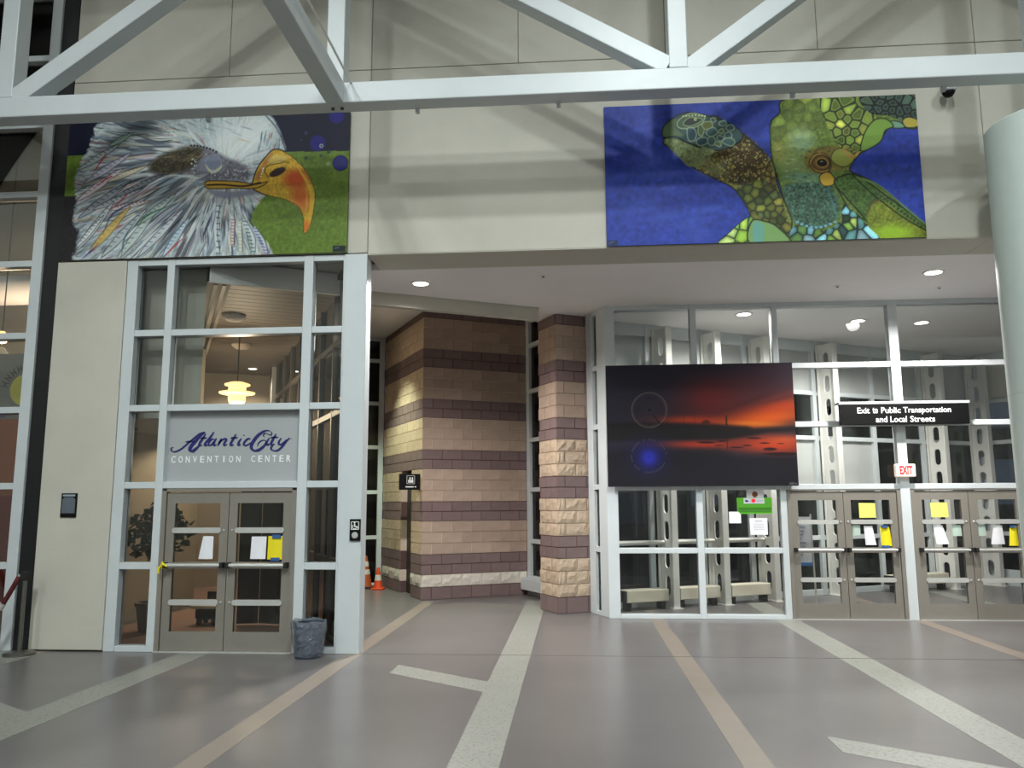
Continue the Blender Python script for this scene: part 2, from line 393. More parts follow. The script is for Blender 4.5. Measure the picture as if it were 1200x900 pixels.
# ------------------------------------------------------------------ masonry
def block_mesh(L, h, d, rough, seed):
    rnd = random.Random(seed); nx, nz = (6, 3) if rough else (1, 1)
    b = MB(); vs = []; e = .006
    for j in range(nz+1):
        for i in range(nx+1):
            edge = i in (0, nx) or j in (0, nz)
            y = (-.004-rnd.random()*.016) if (rough and not edge) else (-.002 if rough else -.0)
            vs.append((L*i/nx, y, h*j/nz))
    fs = [(j*(nx+1)+i, j*(nx+1)+i+1, (j+1)*(nx+1)+i+1, (j+1)*(nx+1)+i) for j in range(nz) for i in range(nx)]
    b.add(vs, fs)
    n = nx+1; c = [0, nx, nz*n+nx, nz*n]
    bk = [(0, d, 0), (L, d, 0), (L, d, h), (0, d, h)]
    b.v += bk; k = (nx+1)*(nz+1)
    ring = [0+i for i in range(nx+1)]; b.f.append(tuple(ring[::-1])+(k, k+1)); b.m.append(0)
    ring = [i*n+nx for i in range(nz+1)]; b.f.append(tuple(ring[::-1])+(k+1, k+2)); b.m.append(0)
    ring = [nz*n+i for i in range(nx, -1, -1)]; b.f.append(tuple(ring[::-1])+(k+2, k+3)); b.m.append(0)
    ring = [i*n for i in range(nz, -1, -1)]; b.f.append(tuple(ring[::-1])+(k+3, k)); b.m.append(0)
    b.f.append((k+3, k+2, k+1, k)); b.m.append(0)
    return b
BM = {}
def get_block(L, h, kind, var):
    key = (round(L, 3), round(h, 3), kind, var)
    if key not in BM:
        b = block_mesh(L, h, .06, kind in ('rough', 'white', 'pitr'), hash((round(L*1000), var)) % 1000)
        BM[key] = b.mesh('wall_block', {'plum': m_purple, 'tan': m_tanb, 'rough': m_rough, 'pit': m_rough, 'white': m_whiteb}[kind], (0, 0, 0))
    return BM[key]
def masonry(rt, F, L, bands, holes=(), off=0):
    """bands: list of (z0, z1, ncourses, kind).  F.ex along, F.ey into the wall."""
    BL = .36; g = .012; ci = 0
    for z0, z1, nc, kind in bands:
        h = (z1-z0)/nc
        for c in range(nc):
            z = z0+c*h; ci += 1
            a = -((ci % 2)*BL/2) + off
            while a < L-1e-4:
                s, e = max(a, 0), min(a+BL, L); a += BL
                if e-s < .03: continue
                segs = [(s, e)]
                for h0, h1, hz in holes:
                    if z < hz-.03:
                        ns = []
                        for p, q in segs:
                            if q <= h0 or p >= h1: ns.append((p, q)); continue
                            if p < h0-.03: ns.append((p, h0))
                            if q > h1+.03: ns.append((h1, q))
                        segs = ns
                for p, q in segs:
                    me = get_block(q-p-g, h-g, kind, random.randrange(3) if kind in ('rough', 'white') else 0)
                    o = bpy.data.objects.new('wall_block', me); COL.objects.link(o); o.parent = rt
                    P = F.P(p+g/2, 0, z+g/2) - ORG[rt.name]
                    o.matrix_local = Matrix.Translation(P*S) @ Matrix(((F.ex.x, F.ey.x, 0, 0), (F.ex.y, F.ey.y, 0, 0), (0, 0, 1, 0), (0, 0, 0, 1)))
P0 = Vector((-2.57, 13.57, 0)); LR = 1.95; LL = 2.62
wb = root('wall_back', P0, 'banded plum and tan concrete block wall at the corridor corner', kind='structure')
def wall_bands(tan):
    bd = [(0, .205, 1, 'plum'), (.205, .405, 1, 'white'), (.405, .74, 2, 'plum')]
    z = .74
    while z < 4.9:
        bd.append((z, min(z+.55, 4.93), 3, tan)); z += .55
        if z < 4.9: bd.append((z, min(z+.331, 4.93), 2 if z+.33 < 4.93 else 1, 'plum')); z += .331
    return bd
masonry(wb, Fr(P0, U, V), LR, wall_bands('tan'))
FLf = Fr(P0 + V*LL, -V, U)                     # left face, starts at its far end
masonry(wb, FLf, LL, wall_bands('pit'), holes=((LL-1.28, LL-.62, 2.1),), off=.08)
b = MB()
for z0, z1, nc, kind in wall_bands('tan'):
    b.mi(0 if kind in ('tan', 'rough', 'white') else 1)
    b.box(.012, LR-.004, .012, .3, z0, z1, F=Fr(P0, U, V))
    if z1 <= 2.2:
        b.box(.012, .25, .3, .62, z0, z1, F=Fr(P0, U, V)); b.box(.012, .25, 1.28, LL, z0, z1, F=Fr(P0, U, V))
    else: b.box(.012, .25, .3, LL, z0, z1, F=Fr(P0, U, V))
part(wb, 'mortar_bed', b, [m_mortar, m_mortard])
m_doorbrown = mat('dark_brown_door', (46, 38, 34), .6)
part(wb, 'recessed_door', MB().box(.12, .2, .6, 1.3, 0, 2.15, F=Fr(P0, U, V)), m_doorbrown)

PP = Vector((-.25, 11.99, 0)); pu, pv = .53, .62
pl = root('block_pillar', PP + U*pu/2 + V*pv/2, 'square pillar of banded plum and tan rough blocks', 'pillar')
def pillar_bands():
    bd = [(0, .235, 1, 'plum')]; z = .235; i = 0
    while z < 4.4:
        bd.append((z, min(z+.55, ZC-.002), 3, 'rough' if i < 3 else 'tan')); z += .55; i += 1
        if z < 4.4: bd.append((z, min(z+.326, ZC-.002), 2 if z+.326 < ZC else 1, 'plum')); z += .326
    return bd
masonry(pl, Fr(PP, U, V), pu, pillar_bands(), off=-.05)
masonry(pl, Fr(PP+V*pv, -V, U), pv, pillar_bands(), off=.05)
b = MB()
for z0, z1, nc, kind in pillar_bands():
    b.mi(0 if kind != 'plum' else 1); b.box(.014, pu-.002, .014, pv-.002, z0, z1, F=Fr(PP, U, V))
part(pl, 'mortar_core', b, [m_mortar, m_mortard])

# corridor end glazing, strip glazing
gE = P0 + V*2.62
curtain('window_5', 'white framed glazing closing the side corridor behind the traffic cones', Fr(gE, -U, V), [(.0, .1), (1.0, 1.08), (2.1, 2.2)], [.93, 1.81, 2.70, 3.58, 4.45], 0, 2.2, 4.93, d=(0, .1), gy=.05, mg=m_nglass)
single('wall_corridor_end', MB().box(-.3, 3.5, 1.2, 1.3, 0, 5, F=Fr(gE, -U, V)), m_cafewall, 'unlit wall beyond the corridor end glazing', kind='structure')
FS = Fr(P0 + U*(LR-.02) + V*.02, -V, -U)
w6 = curtain('window_6', 'narrow white framed glazing between block wall and pillar', Fr(P0 + U*(LR+.0), -V, U), [(0, .12), (.95, 1.03), (1.72, 1.8)], RAILS+[4.42], 0, 1.8, 4.93, d=(0, .12), gy=.06, bottom=.33, mg=m_nglass)
part(w6, 'sill_box', MB().box(.02, 1.75, -.14, 0, .1, .3, F=Fr(P0 + U*LR, -V, U)), m_white2, bev=.01)
# side glazing of the left vestibule
PS = Vector((-2.5, YA+.2, 0))
curtain('window_7', 'dark framed glazing running back beside the corner post', Fr(PS, V, -U), [(.0, .06)]+[(.9*i-.03, .9*i+.03) for i in range(1, 9)], RAILS, 0, 7.2, 4.46, d=(0, .1), gy=.05, mf=m_darkframe)

# ------------------------------------------------------------------ right vestibule outer wall
WO = Vector((1.43, 12.81, 0)); FO = Fr(WO, U, V)
ts = [-1.28, -.18, .80, 1.78, 3.3, 4.7, 5.95, 7.4]
win8 = curtain('window_8', 'white framed outer glazing of the vestibule with the night outside', Fr(WO + V*.2, U, V), [(t, t+.09) for t in ts], [.97, 1.85, 2.7, 3.5], -1.28, 7.5, 4.45, d=(0, .12), gy=.06, mf=m_white2, mg=m_nglass, top=.2, bottom=.1,
     pane_mat={**{(i, 4): m_grayp for i in range(7)}, **{(i, 3): m_grayp for i in (0, 1, 2)}, (3, 2): m_grayp, (4, 2): m_grayp})
PR = WO + V*.2 + U*7.5
curtain('window_9', 'white framed return glazing of the vestibule beyond the doors', Fr(PR, -V, U), [(0, .1), (1.3, 1.38), (2.6, 2.68), (3.9, 4.0)], [.97, 1.85, 2.7, 3.5], 0, 4, 4.45, d=(0, .12), gy=.06, mf=m_white2, mg=m_nglass, top=.2, bottom=.3, pane_mat={(i, 4): m_soffit for i in range(3)})

def slot_outline(cx, cz, w, h, n=6):
    r = w/2; pts = []
    for k in range(n+1): t = math.pi*k/n; pts.append((cx+r*math.cos(t), cz+h/2-r+r*math.sin(t)))
    for k in range(n+1): t = math.pi+math.pi*k/n; pts.append((cx+r*math.cos(t), cz-h/2+r+r*math.sin(t)))
    return pts
def perf_column(t, label):
    base = WO + U*t
    r = root('perforated_column', base, label, 'column', 'slotted white columns along the vestibule glazing')
    F = Fr(base, V, U)             # a along V (into wall +), b along U
    a0, a1, zt = -.17, .19, 4.36; th = .012
    b = MB(); pitch = .415; n = 10; z = .12
    b.box(a0, a1, -th, th, 0, z, F=F)
    for i in range(n):
        zc = z+pitch*(i+.5); o = slot_outline((a0+a1)/2, zc, .13, .3)
        m = len(o); zb, zt_ = z+pitch*i, z+pitch*(i+1)
        out = []
        for (x, y) in o:          # project outline on the cell rectangle
            dx, dz = x-(a0+a1)/2, y-zc; k = min((a1-a0)/2/max(abs(dx), 1e-6), pitch/2/max(abs(dz), 1e-6)); out.append(((a0+a1)/2+dx*k, zc+dz*k))
        vs = [F.P(x, -th, y) for x, y in o]+[F.P(x, -th, y) for x, y in out]+[F.P(x, th, y) for x, y in o]+[F.P(x, th, y) for x, y in out]
        fs = []
        for k in range(m):
            q = (k+1) % m
            fs += [(k, q, m+q, m+k), (2*m+q, 2*m+k, 3*m+k, 3*m+q), (k, 2*m+k, 2*m+q, q)]
        b.add(vs, fs)
        # close cell corners
        for sx, sz in ((a0, zb), (a1, zb), (a0, zt_), (a1, zt_)):
            near = sorted(out, key=lambda p: (p[0]-sx)**2+(p[1]-sz)**2)
            e1 = [p for p in near if abs(p[0]-sx) < 1e-5][:1]; e2 = [p for p in near if abs(p[1]-sz) < 1e-5][:1]
            if e1 and e2:
                for s_ in (-th, th): b.add([F.P(e1[0][0], s_, e1[0][1]), F.P(sx, s_, sz), F.P(e2[0][0], s_, e2[0][1])], [(0, 1, 2)])
    b.box(a0, a1, -th, th, z+pitch*n, zt, F=F)
    part(r, 'web', b, m_perf)
    part(r, 'flange', MB().box(a0-.03, a0, -.06, .06, 0, zt, F=F), m_perf, bev=.012)
    part(r, 'flange', MB().box(a1-.015, a1, -.06, .06, 0, zt, F=F), m_perf)
    part(r, 'base_plate', MB().box(a0-.06, a1, -.09, .09, 0, .015, F=F), m_perf)
    return r
for t, lb in ((0, 'white slotted steel column behind the lower glazing, nearest the pillar'), (.96, 'white slotted steel column between two cream heater covers'),
              (1.96, 'white slotted steel column behind the green notice'), (3.47, 'white slotted steel column behind the blue printed poster'),
              (6.1, 'white slotted steel column behind the pale yellow door sheets'), (7.3, 'white slotted steel column at the far vestibule corner')):
    perf_column(t, lb)
def heater(t0, t1, label):
    r = root('heater_cover', WO + U*((t0+t1)/2), label, 'heater', 'cream heater covers along the vestibule glazing')
    part(r, 'cover', MB().box(t0+.04, t1, -.14, .1, .12, .3, F=FO), m_creambox, bev=.012)
    part(r, 'end_cap', MB().box(t0, t0+.04, -.13, .1, .13, .29, F=FO), m_rubber)
    for tt in (t0+.08, t1-.1): part(r, 'leg', MB().box(tt, tt+.07, -.08, .06, 0, .12, F=FO), m_rubber)
heater(-.88, -.1, 'cream heater cover between pillar and first slotted column')
heater(.07, .86, 'cream heater cover between first and second slotted columns')
heater(1.04, 1.86, 'cream heater cover beside the slotted column of the green notice')
heater(4.6, 5.95, 'long cream heater cover seen through the door with pale yellow sheet')
for i, (t0, t1) in enumerate(((-1.2, -.02), (.02, .94), (.98, 1.94))):
    single('guard_rail', MB().tube([WO+U*t0+V*.08+Z*.98, WO+U*t1+V*.08+Z*.98], .032, 12), m_perf,
        ('white horizontal guard rail between pillar and first slotted column', 'white horizontal guard rail between first and second slotted columns', 'white horizontal guard rail ending behind the green notice')[i], 'rail', group='white rails along the vestibule glazing', loc=WO+U*(t0+t1)/2+Z*.98, auto=40)

# ------------------------------------------------------------------ outside at night
m_asph = mat('night_pavement', (60, 62, 64), .8, var=.1)
single('ground', Bx(-40, 40, 18, 60, -.25, -.05), m_asph, 'dark pavement outside the vestibule', kind='structure')
bl = root('distant_building', (12, 34, 0), 'dim office block across the street seen through the vestibule', 'building')
part(bl, 'wall', Bx(4, 26, 34, 44, 0, 14), mat('night_building', (70, 74, 92), .8, var=.08))
m_lit = mat('lit_office_window', (190, 200, 225), .5, emit=.25)
for i in range(9):
    for j in range(4):
        part(bl, 'window', Bx(4.8+i*2.3, 6.2+i*2.3, 33.93, 34, 1.4+j*3.1, 3.2+j*3.1), m_lit)

# ------------------------------------------------------------------ left interiors
flw = single('floor_vestibule', MB().slab([(-6, YA+.22), (-2.75, YA+.22), (-6.2, 15.6), (-14.8, 17.8), (-14.8, 13.2), (-6, 13.2)], .001, .004), m_carpet, 'pinkish floor inside the left entrance', kind='structure')
single('ceiling_vestibule', Bx(-6, -2.5, YA+.15, 10.4, 4.5, 4.55), m_ceil, 'white ceiling strip just inside the left entrance', kind='structure')
FI = Fr((-2.5, YA+.2, 0), U, V)
cl = root('ceiling_slats', (-5, 12, 4.2), 'brown metal slat ceiling with dark slot diffusers inside the left entrance', kind='structure')
for i in range(40): part(cl, 'slat', MB().box(-1.36, -.06, .78+i*.2, .965+i*.2, 4.2, 4.215, F=FI), m_brownceil)
part(cl, 'slat_backing', MB().box(-1.6, -.06, .8, 8.8, 4.24, 4.3, F=FI), m_dark)
part(cl, 'edge_fascia', MB().box(-1.6, -.06, .74, .78, 4.2, 4.47, F=FI), m_ceil)
part(cl, 'slot_border', MB().box(-1.62, -1.36, .78, 8.8, 4.205, 4.22, F=FI), m_soffit)
for du in (-1.55, -1.45): part(cl, 'slot_diffuser', MB().box(du, du+.045, .82, 7.5, 4.195, 4.206, F=FI), m_black)
q1 = FI.P(-1.62, 1.05, 0); q2 = FI.P(-1.62, 8.8, 0)
single('wall_bulkhead', MB().slab([(q1.x, q1.y), (q2.x, q2.y), (q2.x-2, q2.y), (-5.9, 10.5), (-5.9, q1.y)], 2.62, 4.45), m_beige, 'beige bulkhead high inside the left entrance', kind='structure')
single('wall_inner_left', Bx(-6.05, -5.95, YA+.32, 10.1, 0, 2.6), m_warmwall, 'warm beige wall just inside the left entrance', kind='structure')
single('wall_inner_back', Bx(-15, -6.5, 17.8, 17.95, 0, 6), m_cafewall, 'brown wall far inside the left entrance', kind='structure')
def down_disc(name, x, y, z, label, r=.1, watts=0, cone=70, color=(1, .965, .935), group='round recessed ceiling downlights', spotblend=.6, lens=None):
    o = root(name, (x, y, z), label, 'light', group)
    part(o, 'trim_ring', MB().lathe((x, y, z), [(r+.03, 0), (r+.03, -.012), (r, -.012), (r, -.002)], 28), m_ceil)
    part(o, 'lens', MB().lathe((x, y, z), [(r, -.006), (.0, -.008)], 28), lens or m_down)
    if watts:
        l = bpy.data.lights.new('downlight_beam', 'SPOT'); l.energy = watts; l.spot_size = math.radians(cone*2); l.spot_blend = spotblend; l.color = color; l.shadow_soft_size = r*S
        s = bpy.data.objects.new('downlight_beam', l); COL.objects.link(s); s.parent = o; s.location = (0, 0, -.03*S)
down_disc('downlight', -1.96, 10.1, ZC, 'round downlight in the lobby ceiling near the corridor fascia', watts=1300, cone=80)
down_disc('downlight', 4.55, 10.19, ZC, 'round downlight in the lobby ceiling above the vestibule doors', watts=1300, cone=80)
down_disc('downlight', 2.64, 12.3, ZC, 'round downlight inside the vestibule above the sunset picture', watts=550, cone=80)
down_disc('downlight', 4.56, 12.96, ZC, 'round downlight inside the vestibule on the sunset-picture side of the white door post', watts=550, cone=80)
down_disc('downlight', 5.64, 13.19, ZC, 'round downlight inside the vestibule on the column side of the white door post', watts=550, cone=80)
_cl = P0 - U*1.0 + V*1.0
down_disc('downlight', _cl.x, _cl.y, 4.93, 'downlight in the side corridor ceiling washing the block wall', watts=900, cone=45, color=(.84, 1, .72), r=.08)
down_disc('downlight', -6.2, 15.0, 4.2, 'small downlight in the brown slat ceiling', r=.07, watts=220, color=(1, .8, .6))
for i, (x, y) in enumerate(((-.35, 9.9), (3.55, 10.75), (4.95, 10.95), (5.6, 10.6))):
    sr = root('sprinkler_head', (x, y, ZC), ('small sprinkler head in the lobby ceiling before the pillar', 'small sprinkler head in the lobby ceiling above the sunset picture', 'small sprinkler head in the lobby ceiling above the direction sign', 'small sprinkler head near the downlight over the doors')[i], 'sprinkler', 'sprinkler heads in the lobby ceiling')
    part(sr, 'plate', MB().lathe((x, y, ZC), [(.045, 0), (.04, -.008)], 16), m_ceil); part(sr, 'nozzle', MB().lathe((x, y, ZC), [(.008, -.008), (.008, -.018), (.02, -.019), (.02, -.022)], 10), m_darkframe)
# pendant lamp
pn = root('pendant_lamp', (-5.19, 12.0, 3.14), 'glowing amber tiered pendant lamp inside the left entrance', 'lamp')
px, py, pz = -5.19, 12.0, 3.14
part(pn, 'shade', MB().lathe((px, py, pz), [(.11, .0), (.13, .05), (.13, .12), (.26, .15), (.27, .17), (.13, .2), (.13, .26), (.19, .28), (.19, .3), (.1, .33)], 28), m_lamp, smooth=True)
part(pn, 'cord', MB().tube([(px, py, pz+.33), (px, py, 4.2)], .01, 8), m_dark)
l = bpy.data.lights.new('pendant_glow', 'POINT'); l.energy = 120; l.color = (1, .8, .56); l.shadow_soft_size = .15
o = bpy.data.objects.new('pendant_glow', l); COL.objects.link(o); o.parent = pn; o.location = (0, 0, -.15*S)
# ceiling dome
for i, (x, y) in enumerate(((-4.67, 10.58), (-5.41, 12.6))):
    dm = single('ceiling_dome', MB().lathe((x, y, 4.2), [(.16, 0), (.16, -.03), (.1, -.08), (.0, -.1)], 20), m_ceil, ('white dome fixture on the slat ceiling above the pendant', 'white dome fixture deeper on the slat ceiling')[i], 'dome', loc=(x, y, 4.2), smooth=True)

# ficus
def leaf_cloud(mb, c, rad, n, seed, size=.06):
    rnd = random.Random(seed)
    for _ in range(n):
        d = Vector((rnd.gauss(0, 1), rnd.gauss(0, 1), rnd.gauss(0, 1))).normalized()*rnd.random()**.4
        p = Vector(c)+Vector((d.x*rad[0], d.y*rad[1], d.z*rad[2]))
        a = Vector((rnd.gauss(0, 1), rnd.gauss(0, 1), rnd.gauss(0, .6))).normalized(); bb = a.orthogonal().normalized(); s = size*(.6+.7*rnd.random())
        q = a.cross(bb)*.15*s
        mb.add([p, p+a*s*.5+bb*s*.28+q, p+a*s, p+a*s*.5-bb*s*.28+q], [(0, 1, 2), (0, 2, 3)])
def plant(x, y, label, h=1.35, seed=1, rad=(.42, .38, .36)):
    r = root('potted_ficus', (x, y, 0.004), label, 'plant')
    part(r, 'pot', MB().lathe((x, y, 0.004), [(.16, 0), (.2, .3), (.22, .32), (.22, .36), (.18, .36), (.17, .3)], 20), m_pot)
    part(r, 'trunk', MB().tube([(x, y, .3), (x+.03, y, .6), (x-.02, y, .9), (x, y, h)], .022, 8), m_bark)
    b = MB(); leaf_cloud(b, (x, y, h-.1), rad, 420, seed, .13)
    o = part(r, 'foliage', b, m_leaf); o['kind'] = 'stuff'
plant(-5.42, 10.25, 'leafy potted ficus inside the left entrance behind the door', seed=3)
# black cart with white top
ct = root('service_cart', (-4.98, 10.85, .004), 'low black cart with pale top behind the taped door', 'cart')
cx, cy = -4.98, 10.85
part(ct, 'body', Bx(cx-.1, cx+.2, cy-.15, cy+.15, .08, .22), m_rubber, bev=.03)
part(ct, 'top', Bx(cx-.16, cx+.2, cy-.17, cy+.17, .22, .26), m_creambox, bev=.01)
part(ct, 'back_screen', Bx(cx-.05, cx+.2, cy+.1, cy+.14, .26, .42), m_dark, bev=.01)
for sx in (-.05, .15):
    for sy in (-.1, .1): part(ct, 'wheel', MB().lathe((0, 0, 0), [(.05, -.02), (.05, .02)], 14, F=Fr((cx+sx, cy+sy, .054), (0, 1, 0), (0, 0, 1), (1, 0, 0))), m_rubber)
# brown panel behind right leaf
ps = root('folding_screen', (-4.1, 10.75, .004), 'tall brown folding screen inside the left entrance', 'screen')
for i in range(3):
    F = Fr((-4.5+i*.28, 10.7+(.06 if i % 2 else 0), 0), Vector((.97, .2 if i % 2 == 0 else -.2, 0)).normalized(), Vector((-.2 if i % 2 == 0 else .2, .97, 0)).normalized())
    part(ps, 'screen_leaf', MB().box(0, .275, 0, .03, .03, 1.9, F=F), m_dark)

# cafe behind far left glazing
single('wall_cafe_back', Bx(-14.8, -6.3, 13.0, 13.12, 3.2, 13), m_cafewall, 'dim beige wall deep inside the cafe', kind='structure')
single('wall_cafe_mid', Bx(-14.8, -6.3, 12.9, 13.02, 1.75, 3.2), m_orangewall, 'dark brown band on the cafe wall', kind='structure')
single('wall_cafe_low', Bx(-14.8, -6.3, 12.9, 13.02, 0, 1.75), m_redwall, 'dark red lower wall of the cafe', kind='structure')
single('wall_cafe_side', Bx(-6.27, -6.2, YA+.3, 13.0, 0, 13), m_cafewall, 'dim beige side wall of the cafe', kind='structure')
single('ceiling_cafe', Bx(-14.8, -6.27, YA+.25, 13.0, 9.7, 9.8), m_cafewall, 'dim ceiling over the cafe', kind='structure')
single('air_duct', MB().tube([(-12, 11, 4.75), (-6.35, 11, 4.75)], .22, 20), m_ceil, 'fat white round air duct inside the cafe', 'duct', loc=(-9, 11, 4.75), auto=40)
cf = root('cafe_pendant', (-7.75, 10.2, 3.85), 'small glowing bulb pendant inside the cafe', 'lamp')
part(cf, 'bulb', MB().lathe((-7.75, 10.2, 3.85), [(.0, -.07), (.06, -.05), (.075, 0), (.05, .06), (.03, .1)], 16), m_lamp, smooth=True)
part(cf, 'cord', MB().tube([(-7.75, 10.2, 3.95), (-7.75, 10.2, 9.7)], .008, 6), m_dark)
l = bpy.data.lights.new('cafe_glow', 'POINT'); l.energy = 150; l.color = (1, .76, .52); l.shadow_soft_size = .1
o = bpy.data.objects.new('cafe_glow', l); COL.objects.link(o); o.parent = cf; o.location = (0, 0, -.2*S)

# ------------------------------------------------------------------ roof truss and round column
tr = root('roof_truss', (1.13, 7.86, 5.76), 'white square-tube roof truss spanning in front of the upper wall', 'truss')
ty0, ty1, tz0, tz1 = 7.75, 7.97, 5.76, 5.99
part(tr, 'bottom_chord', Bx(-14.5, 14.5, ty0, ty1, tz0, tz1), m_white, bev=.012)
part(tr, 'top_chord', Bx(-14.5, 14.5, ty0, ty1, 8.2, 8.43), m_white, bev=.012)
nodes = [-13.26, -9.69, -6.12, -2.45, 1.13, 4.70, 8.27, 11.84]
for x in nodes: part(tr, 'web_post', Bx(x-.095, x+.095, ty0+.004, ty1-.004, tz1, 8.2), m_white, bev=.01)
def diag(xa, za, xb, zb, hw=.1):
    a = Vector((xa, 0, za)); c = Vector((xb, 0, zb)); d = (c-a).normalized(); n = Vector((-d.z, 0, d.x)); Lg = (c-a).length
    F = Fr(Vector((xa, ty0+.008, za)), d, Vector((0, 1, 0)), n)
    part(tr, 'diagonal', MB().box(0, Lg, 0, ty1-ty0-.016, -hw, hw, F=F), m_white, bev=.01)
for x in (-13.26, -6.12, 1.13, 8.27):
    diag(x+.1, 5.98, x+.1+3.2, 5.98+3.2*.73)
    diag(x-.1, 6.02, x-.1-3.5, 6.02+3.5*.6)
part(tr, 'cross_beam', Bx(-2.535, -2.345, -12.5, ty0, tz0+.0, tz1), m_white, bev=.012)
part(tr, 'brace_rod', MB().tube([(-2.27, 7.77, 5.98), (-2.27, 6.35, 6.0), (-2.27, -5, 6.0)], .012, 8), m_steel)
for bx_ in (-2.49, -2.39): part(tr, 'bolt', MB().lathe((bx_, 7.86, tz0), [(.018, 0), (.018, -.02), (.008, -.024)], 10), m_darkframe)
for x in (-3.9, -1.6, -.1, 2.3, 3.8):
    part(tr, 'beam_clip', Bx(x-.02, x+.02, 7.84, 7.88, tz1, tz1+.045), m_white2); part(tr, 'beam_clip', Bx(x-.02, x+.02, 7.93, 7.98, tz0-.045, tz0), m_white2)
col = root('round_column', (4.72, 7.86, 0), 'thick white round column standing beside the vestibule doors', 'column')
part(col, 'shaft', MB().lathe((4.72, 7.86, 0), [(.56, 0.0), (.56, 5.26), (.545, 5.275)], 72), mat('column_paint', (206, 218, 212), .5, var=.02), auto=40)
part(col, 'bearing', MB().lathe((4.72, 7.86, 5.275), [(.16, 0), (.16, .08), (.1, .1), (.1, .485)], 24), m_white2)
part(col, 'shaft_joint', MB().lathe((4.72, 7.86, 2.6), [(.5605, 0), (.5605, .004)], 72), m_grayp)

